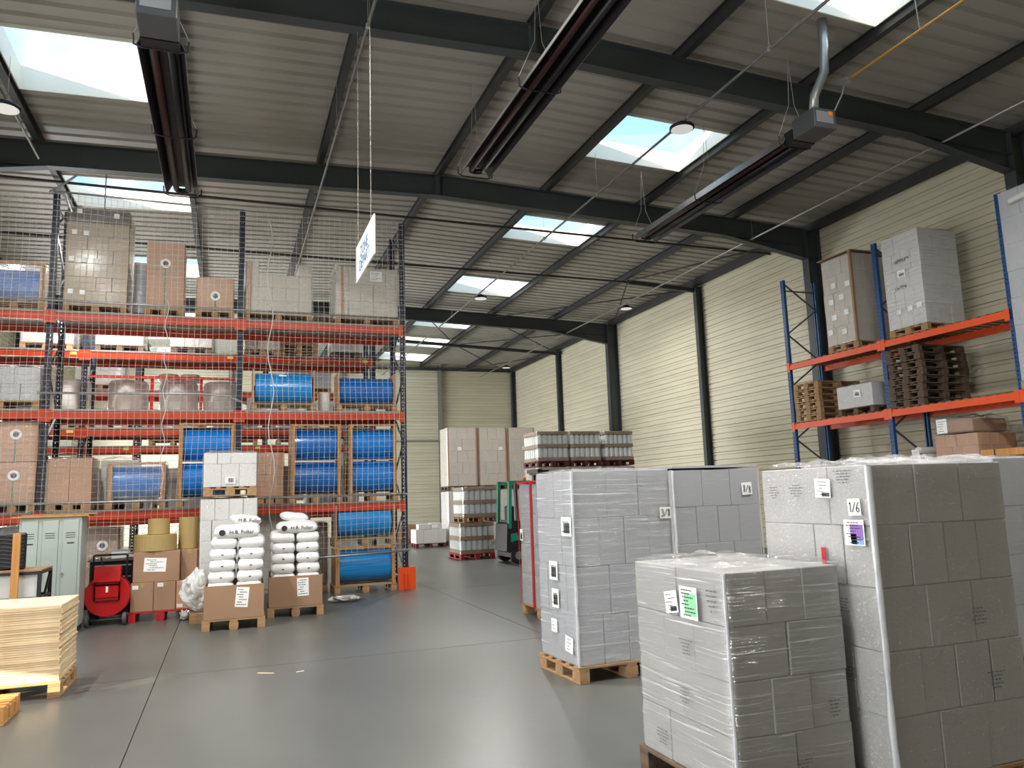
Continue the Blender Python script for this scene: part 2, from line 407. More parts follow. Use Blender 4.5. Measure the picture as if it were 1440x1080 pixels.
for (xa, xb) in SKY_X:
    for (ya, yb) in SKY_Y:
        wn += 1; m = MB(); t = .02
        zb = lambda x: zr(x)+.15
        zt = lambda x: zr(x)+.56
        def quad(x0, x1, y0, y1):
            m.add([(x0, y0, zb(x0)), (x1, y0, zb(x1)), (x1, y1, zb(x1)), (x0, y1, zb(x0)), (x0, y0, zt(x0)), (x1, y0, zt(x1)), (x1, y1, zt(x1)), (x0, y1, zt(x0))],
                  [(3,2,1,0),(4,5,6,7),(0,1,5,4),(1,2,6,5),(2,3,7,6),(3,0,4,7)])
        x0, x1 = xa+.07, xb-.07
        quad(x0, x1, ya-t, ya); quad(x0, x1, yb, yb+t); quad(x0-t, x0, ya-t, yb+t); quad(x1, x1+t, ya-t, yb+t)
        # white flange strips under the deck edge
        win = struct(obj('window_%d' % wn, m, M['curb']))
        m = MB(); z0, z1 = zt(x0)+.01, zt(x1)+.01
        m.add([(x0-t, ya-t, z0), (x1+t, ya-t, z1), (x1+t, yb+t, z1), (x0-t, yb+t, z0), (x0-t, ya-t, z0+.006), (x1+t, ya-t, z1+.006), (x1+t, yb+t, z1+.006), (x0-t, yb+t, z0+.006)],
              [(3,2,1,0),(4,5,6,7),(0,1,5,4),(1,2,6,5),(2,3,7,6),(3,0,4,7)])
        obj('pane', m, PANE, win)
        pl = D.lights.new('portal', 'AREA'); pl.shape = 'RECTANGLE'; pl.size = x1-x0; pl.size_y = yb-ya; pl.cycles.is_portal = True
        po = D.objects.new('portal', pl); COL.objects.link(po); po.location = ((x0+x1)/2, (ya+yb)/2, zb((x0+x1)/2)+.3)
# rafters
for y in FR:
    m = MB(); wf = .19
    for xa, xb in ((XL+.47, 4.0), (4.0, 13.54)):
        za, zb_ = zr(xa)-.002, zr(xb)-.002
        for (o0, o1, hw) in ((-.016, 0, wf/2), (-.45, -.434, wf/2), (-.434, -.016, .006)):
            m.add([(xa, y-hw, za+o0), (xb, y-hw, zb_+o0), (xb, y+hw, zb_+o0), (xa, y+hw, za+o0), (xa, y-hw, za+o1), (xb, y-hw, zb_+o1), (xb, y+hw, zb_+o1), (xa, y+hw, za+o1)],
                  [(3,2,1,0),(4,5,6,7),(0,1,5,4),(1,2,6,5),(2,3,7,6),(3,0,4,7)])
    # haunches
    for s, xe in ((1, 13.54), (-1, XL+.47)):
        xs0 = xe-s*2.4; b0 = zr(xs0)-.45; b1 = 7.30
        m.add([(xs0, y-.006, b0), (xe, y-.006, b1), (xe, y-.006, zr(xe)-.44), (xs0, y+.006, b0), (xe, y+.006, b1), (xe, y+.006, zr(xe)-.44)], [(0,1,2), (5,4,3), (0,3,4,1), (1,4,5,2), (2,5,3,0)])
        m.beam((xs0, y, b0), (xe, y, b1), wf, .016)
    m.box(3.95, 4.05, y-wf/2, y+wf/2, 7.93, 8.36)
    for x in PUR[2:8]: m.box(x-.006, x+.006, y-wf/2, y+wf/2, zr(x)-.43, zr(x)-.02) if x in (PUR[4],) else None
    obj('rafter', m, M['steel'], ceiling)
# tie rods and struts in the roof
m = MB(); m.bar((XL+.2, 16.6, 8.10), (13.85, 16.6, 7.98), .028); obj('tie_rod', m, M['rust'], ceiling)
m = MB(); m.bar((XL+.2, 20.2, 8.12), (11.4, 20.2, 8.02), .03); obj('tie_rod', m, M['rust'], ceiling)
m = MB(); m.beam((11.4, 20.2, 8.02), (13.8, 20.2, 7.9), .12, .12); obj('roof_strut', m, M['steeld'], ceiling)
m = MB(); m.beam((6.5, 31.0, 8.18), (13.8, 31.0, 7.86), .12, .12); obj('roof_strut', m, M['steeld'], ceiling)
for a, b in (((11.4, 20.2, 8.05), (13.7, 25.6, 7.95)), ((13.7, 20.3, 7.95), (8.95, 25.8, 8.1)), ((11.4, 20.2, 8.05), (13.7, 15.2, 7.95)), ((8.95, 26.2, 8.1), (13.7, 31, 7.9)), ((13.7, 26.2, 7.9), (8.95, 31, 8.1)), ((6.5, 26.3, 8.2), (8.95, 31, 8.1)), ((8.95, 31, 8.1), (13.6, 37, 7.95)), ((13.7, 31.2, 7.9), (10.8, 37, 8.0))):
    m = MB(); m.bar(a, b, .022); obj('brace_rod', m, M['rust'], ceiling)

# ------------------------------------------------------------------ roof services
def rail(label, x, z, y0, y1, mtl, r=.022, hang=()):
    t = thing('conduit_rail', label, 'conduit')
    m = MB(); m.bar((x, y0, z), (x, y1, z), r, 8); obj('rail', m, mtl, t, smooth=True)
    for y in hang:
        m = MB(); m.bar((x, y, z+r), (x, y, zr(x)+.19), .004, 4); m.bar((x, y, z-.03), (x, y, z+.03), .026, 6); obj('hanger', m, M['cable'], t)
    return t
rail('dark lamp rail over the skylight row right of the ridge', 6.86, 7.6, YB+.5, 36.5, M['galvd'], .022, (7.9, 9.9, 13.2, 16, 20, 24, 28, 32))
rail('thin grey pipe under the roof nearest the right wall', 11.85, 7.64, YB+.5, 36.5, M['galv'], .022, (7.5, 10.3, 14.8, 19, 24, 29))
rail('grey conduit under the left skylights ending over the net', -3.15, 7.62, YB+.5, 14.4, M['galv'], .02, (6, 9.2, 12.4))
rail('grey conduit between the left heater and the hanging sign', 1.55, 7.6, YB+.5, 26, M['galvd'], .022, (6, 9, 12, 15.5, 19))
def lamp(label, x, y, z=7.52, on=1.0, grp=None):
    t = thing('high_bay_lamp', label, 'lamp', (x, y, z), 0, grp)
    m = MB(); m.lathe([(.05, .10), (.09, .095), (.11, .05), (.20, .035), (.205, .0), (.18, -.012)], 20); obj('housing', m, M['black'], t, smooth=True)
    m = MB(); m.lathe([(.178, -.010), (.178, -.016), (.02, -.018)], 20); obj('lens', m, LENS, t)
    m = MB(); m.bar((0, 0, .10), (0, 0, .16), .012); m.box(-.03, .03, -.02, .02, .09, .13); obj('hook', m, M['galv'], t)
    if on:
        l = D.lights.new('lamp', 'AREA'); l.shape = 'DISK'; l.size = .36; l.energy = LAMP*on; l.color = (1, .985, .965)
        o = D.objects.new('lamp', l); COL.objects.link(o); o.location = (x, y, z-.03)
for lb, x, y, z, e in (('round black high bay lamp in front of the right skylight', 6.86, 10.1, 7.50, 0), ('small high bay lamp on the dark rail beyond the second rafter', 6.86, 20.9, 7.42, 2.4),
                    ('small high bay lamp near the right wall by the column', 11.85, 21.2, 7.46, .25), ('far high bay lamp near the gable wall corner', 11.85, 32.6, 7.46, 0),
                    ('high bay lamp cut by the left picture edge', -3.15, 12.3, 7.46, 0)):
    lamp(lb, x, y, z, e)
for x, y, z, e in ((-3.15, 6.5, 7.46, 1), (-3.15, 9.3, 7.46, 2.0), (1.55, 3.3, 7.42, 1.3), (1.55, 7.3, 7.42, 1.8), (6.86, 3.3, 7.42, 1.3), (6.86, 5.2, 7.42, 1.6)):
    lamp('added fill lamp on a roof rail outside the picture', x, y, z, e, 'added lamps outside the picture')  # added out of view to brighten the load and rack fronts

lamp('added fill lamp behind the tall brown stack of the left rack', -2.42, 16.5, 6.85, 2.2)  # added lamp, hidden by the stack, brightens the white bobbins
t = thing('fill_lamp_arm', 'short grey arm carrying the added lamp behind the tall brown stack', 'bracket'); m = MB(); m.bar((-2.42, 16.5, 7.0), (-2.42, 16.5, zr(-2.42)+.2), .012, 6); obj('arm', m, M['galvd'], t)
def heater(label, x, y0, y1, z, boxed):
    """gas tube heater: folded steel shade, two tubes below it, burner box on the near end"""
    t = thing('tube_heater', label, 'heater', (x, 0, z))
    m = MB(); pr = [(-.25, -.06), (-.17, .10), (.17, .10), (.25, -.06), (.245, -.065), (.165, .092), (-.165, .092), (-.245, -.065)]
    m.prism(pr, y0, y1); obj('reflector', m, M['heatg'], t)
    m = MB(); m.prism([(-.242, -.066), (-.163, .088), (.163, .088), (.242, -.066), (.236, -.068), (.160, .084), (-.160, .084), (-.236, -.068)], y0+.002, y1-.002); obj('liner', m, M['heatd'], t)
    for s, k in ((-1, 'heatr'), (1, 'heatd')):
        m = MB(); m.bar((s*.09, y0, .0), (s*.09, y1-.12, .0), .045, 12); obj('radiant_tube', m, M[k], t, smooth=True)
    m = MB(); m.path([(-.09, y1-.12, 0), (-.075, y1-.06, 0), (0, y1-.03, 0), (.075, y1-.06, 0), (.09, y1-.12, 0)], .045, 10); obj('return_bend', m, M['heatd'], t, smooth=True)
    for y in (y0+.03, (y0+y1)/2, y1-.02):
        m = MB(); m.path([(-.29, y, .06), (-.28, y, -.06), (-.2, y, -.09), (.2, y, -.09), (.28, y, -.06), (.29, y, .06)], .012, 6); obj('bracket', m, M['black'], t)
        m = MB(); m.bar((-.29, y, .06), (-.05, y, .6), .004, 4); m.bar((.29, y, .06), (.05, y, .6), .004, 4); m.bar((-.05, y, .6), (0, y, zr(x)-z), .004, 4); m.bar((.05, y, .6), (0, y, zr(x)-z), .004, 4); obj('suspension_chain', m, M['cable'], t)
    if boxed:
        b = boxpart('burner_box', t, (-.2, .2, y0-.62, y0-.16, -.08, .22), M['box'], .01)
        boxpart('rating_plate', b, (-.16, .14, y0-.624, y0-.62, .0, .17), M['galv'])
        boxpart('warning_label', b, (.06, .13, y0-.628, y0-.624, .12, .18), M['orangel'])
        boxpart('burner_base', t, (-.2, .2, y0-.16, y0+.02, -.09, .10), M['heatd'])
        m = MB(); m.path([(0, y0-.4, .22), (.0, y0-.45, .5), (.08, y0-.6, .8), (.1, y0-.62, 1.2), (.1, y0-.62, zr(x)-z+.2)], .065, 12); obj('flue_pipe', m, M['galv'], t, smooth=True)
    return t
M['heatg'] = mat('galvanised_shade', (168,166,162), .4, metal=.6, col2=(120,116,112), vscale=1)
heater('black tube heater hanging at the left, below the skylights', -.80, 8.75, 13.2, 6.8, True)
heater('black tube heater hanging in the middle, under the ridge', 3.62, 5.6, 11.15, 6.8, False)
heater('tube heater with grey burner box hanging at the right', 7.95, 8.75, 13.3, 6.8, True)
t = thing('gas_pipe', 'yellow copper gas pipe leading to the right heater', 'pipe')
m = MB(); m.path([(8.55, -5, 7.62), (8.55, 8.3, 7.62)], .018, 8); obj('pipe', m, M['brass'], t, smooth=True)
m = MB(); m.path([(8.55, 8.3, 7.62), (8.52, 8.33, 7.45), (8.35, 8.35, 7.15), (8.12, 8.36, 7.02), (8.05, 8.36, 7.02)], .012, 6); obj('flexible_hose', m, M['cable'], t, smooth=True)
m = MB(); m.box(8.5, 8.6, 8.22, 8.34, 7.59, 7.66); obj('valve', m, M['galv'], t)
for y in (2, 4.5, 6.95):
    m = MB(); m.bar((8.55, y, 7.62), (8.5, y, zr(8.5)+.18), .008, 4); obj('hanger', m, M['cable'], t)

def text_mesh(s, size, mtl, name='lettering', ext=.001):
    cu = D.curves.new(name, 'FONT'); cu.body = s; cu.size = size; cu.extrude = ext; cu.align_x = 'CENTER'; cu.align_y = 'CENTER'; cu.resolution_u = 3
    o = D.objects.new(name, cu); COL.objects.link(o)
    dg = bpy.context.evaluated_depsgraph_get(); dg.update()
    me = D.meshes.new_from_object(o.evaluated_get(dg)); me.name = name
    D.objects.remove(o); me.materials.clear(); me.materials.append(mtl); return me
# hanging sign
t = thing('hanging_sign', 'white hanging board with blue lettering above the aisle', 'sign', (1.5, 9.0, 4.64))
boxpart('board', t, (-.008, .008, -.64, .64, -.235, .235), M['paper'])
RX = Matrix(((0, 0, -1), (-1, 0, 0), (0, 1, 0))).to_euler()
for s, z in (('ZONE', .06), ('DÉPART', -.10)):
    put('lettering', text_mesh(s, .20, M['inkb']), t, (-.010, .02, z), RX)
for y in (-.42, .52):
    m = MB(); m.bar((0, y, .235), (0, y, 3.75), .0022, 4); obj('hanging_wire', m, M['cable'], t)

# ------------------------------------------------------------------ pallets
_pc = {}
def pallet_meshes(w_, d_, key):
    """w_ across the stringers, d_ along the boards' run; boards run along x"""
    k = (w_, d_, key)
    if k in _pc: return _pc[k]
    mt = {'wood': M['wood'], 'dark': M['woodd'], 'red': M['woodr'], 'dred': M['woodm'], 'pine': M['pine']}[key]
    def me(nm, sx, sy, sz):
        m = MB(); m.cbox(-sx/2, sx/2, -sy/2, sy/2, 0, sz, c=.003); return m.mesh(nm, mt)
    P = []
    bw = d_/8.3
    for i in range(5):
        b = bw*1.15 if i in (0, 2, 4) else bw*.8
        P.append(('deck_board', (w_, round(b, 3), .022), (0, -d_/2+bw*.58+i*(d_-bw*1.16)/4, .122)))
    for x in (-w_/2+.05, 0, w_/2-.05): P.append(('stringer_board', (.1, d_, .022), (x, 0, .100)))
    for x in (-w_/2+.05, 0, w_/2-.05):
        for y in (-d_/2+.072, 0, d_/2-.072): P.append(('block', (.1 if x else .12, .145, .078), (x, y, .022)))
    for x in (-w_/2+.05, 0, w_/2-.05): P.append(('bottom_board', (.1, d_, .022), (x, 0, 0)))
    cache = {}; out = []
    for nm, sz, loc in P:
        if (nm, sz) not in cache: cache[(nm, sz)] = me(nm, *sz)
        out.append((nm, cache[(nm, sz)], loc))
    _pc[k] = out; return out
def pallet(label, x, y, z, w_=1.2, d_=.8, key='wood', rz=0, group=None):
    t = thing('pallet', label, 'pallet', (x, y, z), rz, group)
    for nm, me, loc in pallet_meshes(round(w_, 2), round(d_, 2), key): put(nm, me, t, loc)
    return t
PZ = .1445

# ------------------------------------------------------------------ wrapped carton loads
_bc = {}
def carton_mesh(sx, sy, sz, mt, c=.006):
    k = (round(sx, 3), round(sy, 3), round(sz, 3), mt.name)
    if k not in _bc:
        m = MB(); m.cbox(-sx/2, sx/2, -sy/2, sy/2, 0, sz, c=c); _bc[k] = m.mesh('carton', mt)
    return _bc[k]
def film_mesh(w_, d_, z0, z1, layers, mt, n=40, mz=8, amp=.006, top=True, waist=.012, topamp=.01, seed=0, rc=.03):
    """film wrapped round a load: rounded rectangle rings, drawn in a little between the layers, crumpled over the top"""
    # perimeter parameter
    pts = []
    L_ = 2*(w_+d_); per = [(-w_/2, -d_/2), (w_/2, -d_/2), (w_/2, d_/2), (-w_/2, d_/2)]
    for e in range(4):
        a, b = Vector(per[e]), Vector(per[(e+1) % 4]); ln = (b-a).length; k = max(2, int(n*ln/L_))
        nn = Vector(((b-a).y, -(b-a).x)).normalized()
        for i in range(k+1):
            f = rc/ln+(1-2*rc/ln)*i/k
            pts.append((a+(b-a)*f, nn))
    hz = (z1-z0); rows = max(4, layers*mz); m = MB(); vs = []; P = len(pts)
    for j in range(rows+1):
        z = z0+hz*j/rows; ph = (j/rows*layers) % 1.0
        dist = min(ph, 1-ph)*2
        base = .007+waist*math.sin(min(1, dist*2)*PI/2)*.8
        for p, nn in pts:
            q = noise.noise(Vector((p.x*3+seed, p.y*3, z*16)))*amp+noise.noise(Vector((p.x*9+seed, p.y*9, z*5)))*amp*.6
            o = base+abs(q); v = p+nn*o
            zz = z+(0 if j else noise.noise(Vector((p.x*5+seed, p.y*5, 0)))*.03+.0)
            vs.append((v.x, v.y, zz))
    fs = []
    for j in range(rows):
        for i in range(P): fs.append((j*P+i, j*P+(i+1) % P, (j+1)*P+(i+1) % P, (j+1)*P+i))
    m.add(vs, fs)
    if top:
        gx = max(4, int(n*w_/L_)); gy = max(4, int(n*d_/L_)); vs = []
        for i in range(gx+1):
            for j in range(gy+1):
                u, v = i/gx-.5, j/gy-.5; e = min(1, (.5-abs(u))*9)*min(1, (.5-abs(v))*9)
                zz = z1+.008+topamp*(.25+.75*e)*(1+1.6*noise.noise(Vector((u*w_*6+seed, v*d_*6, 3.3)))+.9*noise.noise(Vector((u*w_*15, v*d_*15+seed, 1))))
                vs.append((u*(w_+.024), v*(d_+.024), max(zz, z1+.004)))
        m.add(vs, [(i*(gy+1)+j, (i+1)*(gy+1)+j, (i+1)*(gy+1)+j+1, i*(gy+1)+j+1) for i in range(gx) for j in range(gy)])
    return m.mesh('stretch_film', mt, smooth=True)

def load(label, x0, x1, y0, y1, z, h, layers, nx, ny, mt=None, film=FILM, pal='wood', pal_label=None, rz=0, cat='wrapped load', name='wrapped_load',
         n=40, mz=5, amp=.005, waist=.010, topamp=.01, seed=None, jit=.004, alt=True, pw=None, pd=None, skip=(), lh=None, rcn=.004, filmtop=True, topmt=None):
    """cartons stacked on a pallet under stretch film. nx, ny cartons per layer; returns (thing, base z)"""
    mt = mt or M['cw']; seed = len(LABELS)*1.37 if seed is None else seed
    xc, yc = (x0+x1)/2, (y0+y1)/2; w_, d_ = x1-x0, y1-y0
    if pal:
        pwid, pdep = pw or w_+.01, pd or d_+.01
        lb = pal_label or ('pallet under the '+label)
        if len(lb.split()) > 16: print('LONG', lb)
        if pwid >= pdep: pallet(lb, xc, yc, z, pwid, pdep, pal, rz)
        else: pallet(lb, xc, yc, z, pdep, pwid, pal, rz+PI/2)
        z += PZ
    t = thing(name, label, cat, (xc, yc, z), rz)
    lhs = lh or [h/layers]*layers; zz = 0; rnd = random.Random(int(seed*100))
    for k, hh in enumerate(lhs):
        a, b = (nx, ny) if (k % 2 == 0 or not alt) else (max(1, nx-1) if nx > ny else nx+1, max(1, ny-1) if ny > nx else ny+1)
        cw_, cd_ = w_/a, d_/b
        for i in range(a):
            for j in range(b):
                if 0 < i < a-1 and 0 < j < b-1 and k < len(lhs)-1: continue
                if (k, i, j) in skip: continue
                put('carton', carton_mesh(cw_-.003, cd_-.003, hh-.002, topmt if topmt and k == len(lhs)-1 else mt, rcn), t,
                    (-w_/2+cw_*(i+.5)+rnd.uniform(-jit, jit), -d_/2+cd_*(j+.5)+rnd.uniform(-jit, jit), zz), (0, 0, rnd.uniform(-.006, .006)))
        zz += hh
    if film: put('stretch_film', film_mesh(w_, d_, .001, h, layers, film, n, mz, amp, filmtop, waist, topamp, seed), t)
    return t
def sheet(parent, face, u, v, wu, wv, half, ink=(), bg='paper', rz=0, name='paper_label', lines=0, seed=0, code=None):
    """flat printed sheet on a load side. face 'f' = -y side, 'l' = -x side. u along the side, v height; half = distance from the centre"""
    piv = put(name, None, parent)
    m = MB(); t = .0015
    def q(mm, u0, u1, v0, v1, o, mi=0):
        mm.box(u0, u1, -o-.0006, -o, v0, v1, mi)
    b = MB(); q(b, -wu/2, wu/2, -wv/2, wv/2, 0)
    o = obj(name, b, M[bg], parent); D.objects.remove(piv)
    rr = Vector((0, rz, 0))
    if face == 'f': o.location = (u, -half, v); o.rotation_euler = (0, rz, 0)
    else: o.location = (-half, u, v); o.rotation_euler = Matrix.Rotation(-PI/2, 3, 'Z').to_euler(); o.rotation_euler = (Matrix.Rotation(-PI/2, 3, 'Z') @ Matrix.Rotation(rz, 3, 'Y')).to_euler()
    rnd = random.Random(seed)
    for (kind, u0, u1, v0, v1) in ink:
        mm = MB(); q(mm, u0*wu-wu/2, u1*wu-wu/2, v0*wv-wv/2, v1*wv-wv/2, .0008); obj('printed_panel', mm, M[kind], o)
    if lines:
        mm = MB()
        for i in range(lines):
            vv = wv*(.5-(i+1)/(lines+1)); a = rnd.uniform(.05, .3); e = rnd.uniform(.5, .95); x = a
            while x < e:
                l = rnd.uniform(.06, .16); q(mm, (x-.5)*wu, (min(x+l, e)-.5)*wu, vv-wv*.018, vv+wv*.018, .0016); x += l+.03
        stuff(obj('printed_text', mm, M['ink'], o))
    if code:
        mm = MB(); u0, u1, v0, v1 = code; x = u0
        while x < u1:
            l = rnd.uniform(.01, .03); q(mm, (x-.5)*wu, (min(x+l, u1)-.5)*wu, (v0-.5)*wv, (v1-.5)*wv, .0016); x += l+rnd.uniform(.01, .025)
        stuff(obj('barcode', mm, M['ink'], o))
    return o
def print_lines(parent, face, u, v, wu, wv, half, n=5, seed=1):
    """small unreadable lines printed straight on a carton"""
    rnd = random.Random(seed); mm = MB()
    for i in range(n):
        vv = wv*(.5-(i+.5)/n); l = wu*rnd.uniform(.35, 1)*(1-.09*i); x = -l/2
        while x < l/2:
            s = rnd.uniform(.012, .03); mm.box(x, min(x+s, l/2), -.0006, 0, vv-wv/n*.16, vv+wv/n*.16); x += s+.008
    o = stuff(obj('printed_text', mm, M['inkg'], parent))
    if face == 'f': o.location = (u, -half, v)
    else: o.location = (-half, u, v); o.rotation_euler = (0, 0, -PI/2)
    return o
def handwriting(parent, face, u, v, half, strokes, s=.05, r=.0028, name='handwritten_number'):
    mm = MB()
    for st in strokes: mm.path([(a*s, -.002, b*s) for a, b in st], r, 5)
    o = obj(name, mm, M['ink'], parent)
    if face == 'f': o.location = (u, -half, v)
    else: o.location = (-half, u, v); o.rotation_euler = (0, 0, -PI/2)
    return o
G1 = [(-.15, .6), (.1, 1), (.1, -1)]
GS = [(.45, 1), (-.45, -1)]
G6 = [(.4, 1), (0, .5), (-.3, -.2), (-.25, -.8), (.1, -1), (.4, -.7), (.35, -.25), (0, -.1), (-.28, -.4)]
G3 = [(-.35, .8), (0, 1), (.35, .7), (.1, .15), (-.1, .1), (.3, .0), (.4, -.5), (.05, -1), (-.4, -.7)]
G8 = [(.3, .75), (0, 1), (-.3, .7), (0, .1), (.3, -.5), (0, -1), (-.3, -.6), (0, .05), (.3, .6)]
def sh(g, dx): return [(a+dx, b) for a, b in g]

# ---- the front loads on the right
A = load('low wrapped white carton load with a green label, nearest the camera', 2.38, 3.11, 3.40, 4.33, 0, 1.08, 4, 2, 3, M['ca'], FILMS, 'dark', 'dark worn pallet under the low front load', n=150, mz=14, amp=.006, waist=.012, topamp=.020, pw=.76, pd=1.0, jit=.006)
HA = .365
sheet(A, 'l', -.16, .90, .17, .17, HA+.028, [('green', .27, .95, .10, .80)], lines=8, seed=3)
sheet(A, 'l', .02, .885, .13, .12, HA+.025, lines=5, seed=4, code=(.4, .9, .08, .3), rz=-.16)
print_lines(A, 'l', -.37, .93, .12, .13, HA+.024, 5, 5)
for (fc, u, v, sd_) in (('l', -.10, .66, 6), ('l', -.06, .40, 7), ('f', .24, .36, 8), ('f', .02, .10, 9), ('l', .2, .12, 10)):
    print_lines(A, fc, u, v, .15, .09, (HA if fc == 'l' else .465)+.024, 5, sd_)
B = load('tall wrapped carton load marked 1/6 behind the low front load', 3.18, 4.16, 3.20, 4.08, 0, 1.61, 5, 3, 3, M['ca'], FILMC, 'wood', 'pallet under the tall load marked 1/6', n=150, mz=12, amp=.005, waist=.008, topamp=.024, jit=.006)
HB = .49
sheet(B, 'l', -.345, 1.385, .09, .09, HB+.020, name='number_sheet', rz=-.05)
handwriting(B, 'l', -.345, 1.385, HB+.0215, [sh(G1, -1.0), sh(GS, -.05), sh(G6, .95)], s=.027, r=.0021)
sheet(B, 'l', -.33, 1.25, .14, .135, HB+.020, [('violet', .30, .95, .22, .82), ('lblue', .30, .6, .05, .45), ('lblue', .34, .95, .04, .2)], lines=8, seed=11)
sheet(B, 'l', -.12, 1.49, .12, .105, HB+.019, lines=5, seed=12, code=(.45, .95, .06, .28), rz=.04)
boxpart('red_tape_tag', B, (-HB-.022, -HB-.019, -.10, -.07, 1.07, 1.16), M['redt'])
for u, v, sd_ in ((.30, 1.47, 13), (.10, 1.48, 14), (-.28, 1.55, 15), (-.2, .86, 16), (-.2, .50, 17)): print_lines(B, 'l', u, v, .14, .08, HB+.018, 5, sd_)
for u, v, sd_ in ((.17, .78, 18), (.25, .44, 19)): print_lines(B, 'f', u, v, .17, .10, .44+.018, 5, sd_)
C_ = load('wrapped white carton load marked 3/8 standing by the aisle', 2.90, 3.94, 6.42, 7.20, 0, 1.71, 4, 4, 3, M['cg'], FILMS, 'wood', 'wooden pallet under the load marked 3/8', rz=.05, n=130, mz=13, amp=.006, waist=.010, topamp=.012, pw=1.07, pd=.82)
sheet(C_, 'f', .45, 1.30, .125, .105, .39+.021, name='number_sheet')
handwriting(C_, 'f', .45, 1.30, .39+.0225, [sh(G3, -1.05), sh(GS, 0), sh(G8, 1.05)], s=.034, r=.0029)
for u, v, wd in ((-.28, 1.21, .20), (.02, .80, .17), (.0, .55, .14)):
    sheet(C_, 'l', u, v, wd, .17, .52+.022, lines=3, seed=int(v*50), code=(.25, .85, .15, .7))
sheet(C_, 'l', -.24, .17, .15, .14, .52+.020, lines=4, seed=77, rz=.1); sheet(C_, 'l', .05, .30, .12, .12, .52+.020, lines=3, seed=78)
D_ = load('wrapped white carton load marked 8/8 behind the 1/6 load', 4.97, 6.18, 8.0, 8.82, 0, 1.74, 4, 4, 3, M['cg'], FILMD, 'wood', 'pallet under the load marked 8/8', n=80, mz=8, amp=.003, waist=.006, topamp=.006)
sheet(D_, 'f', .43, 1.50, .15, .15, .41+.017, name='number_sheet', rz=-.05)
handwriting(D_, 'f', .43, 1.50, .41+.019, [sh(G8, -.95), sh(GS, 0), [(a+.95, b-.3) for a, b in G8]], s=.042, r=.0038)
m = MB(); m.box(-.615, .615, -.42, .42, 1.765, 1.79); obj('cover_sheet', m, M['cg'], D_)
E_ = load('wrapped grey carton load cut by the right picture edge', 6.35, 7.5, 4.95, 5.95, 0, 1.70, 4, 4, 3, M['cg'], FILMD, 'wood', 'pallet under the load at the right picture edge', n=80, mz=8, amp=.006)
F_ = load('wrapped load with red tape edges in the aisle behind the 3/8 load', 3.96, 4.86, 9.30, 10.52, 0, 1.66, 4, 3, 4, M['ca'], FILM, 'wood', 'pallet under the red taped load', n=60, mz=6, amp=.003, waist=.005, topamp=.003)
for y, hw_ in ((.62, .006), (.12, .03)): boxpart('red_edge_tape', F_, (-.475, -.4705, y-hw_, y+hw_, -.02, 1.68), M['redt'])
boxpart('red_edge_tape', F_, (-.478, .478, -.64, .64, 1.675, 1.70), M['redt'])
sheet(F_, 'l', .52, .95, .12, .16, .45+.02, lines=2, seed=40, code=(.2, .8, .1, .6))

M['milky'] = mat('milky_film_fold', (212,213,216), .25, coat=.5, bump=.5, bscale=12)
def fold(parent, x, y, h, sx, sy, wd=.018):
    m = MB(); n = 24; vs = []
    for j in range(n+1):
        z = h*j/n; w1 = wd*(1+.5*noise.noise(Vector((x*9, y*9, z*6)))); w2 = wd*.7*(1+.5*noise.noise(Vector((x*9, y*9+5, z*6)))); o = .004*noise.noise(Vector((x, y, z*9)))
        vs += [(x-sx*w1, y+sy*o, z), (x+sx*o, y+sy*o, z), (x+sx*o, y-sy*w2, z)]
    m.add(vs, [(j*3+a, j*3+a+1, j*3+a+4, j*3+a+3) for j in range(n) for a in (0, 1)]); obj('film_fold', m, M['milky'], parent, smooth=True)
fold(A, -.389, -.489, 1.07, -1, -1, .014)
fold(B, -.51, -.46, 1.60, -1, -1, .026)
fold(C_, -.542, -.412, 1.70, -1, -1, .018); fold(C_, .542, -.412, 1.70, 1, -1, .018)
fold(D_, -.622, -.427, 1.74, -1, -1, .022); fold(D_, .622, -.427, 1.74, 1, -1, .018)

# ------------------------------------------------------------------ pallet racking
def post_mesh(h, mt, w_=.10, d_=.07, pitch=.075):
    """perforated upright: front face with two rows of holes, two sides, returns"""
    m = MB(); hw = .014; x = [-w_/2, -w_/2+.022, -w_/2+.022+hw, w_/2-.022-hw, w_/2-.022, w_/2]
    for a in (0, 2, 4): m.box(x[a], x[a+1], 0, .003, 0, h)
    n = int(h/pitch)
    for k in range(n+1):
        z0 = k*pitch; z1 = min(z0+pitch-.032, h)
        if z1 > z0:
            for a in (1, 3): m.box(x[a], x[a+1], 0, .003, z0, z1)
    m.box(-w_/2, -w_/2+.003, .003, d_, 0, h); m.box(w_/2-.003, w_/2, .003, d_, 0, h)
    m.box(-w_/2+.003, -w_/2+.03, d_-.003, d_, 0, h); m.box(w_/2-.03, w_/2-.003, d_-.003, d_, 0, h)
    m.box(-.07, .07, -.01, d_+.02, 0, .006)
    return m.mesh('upright', mt)
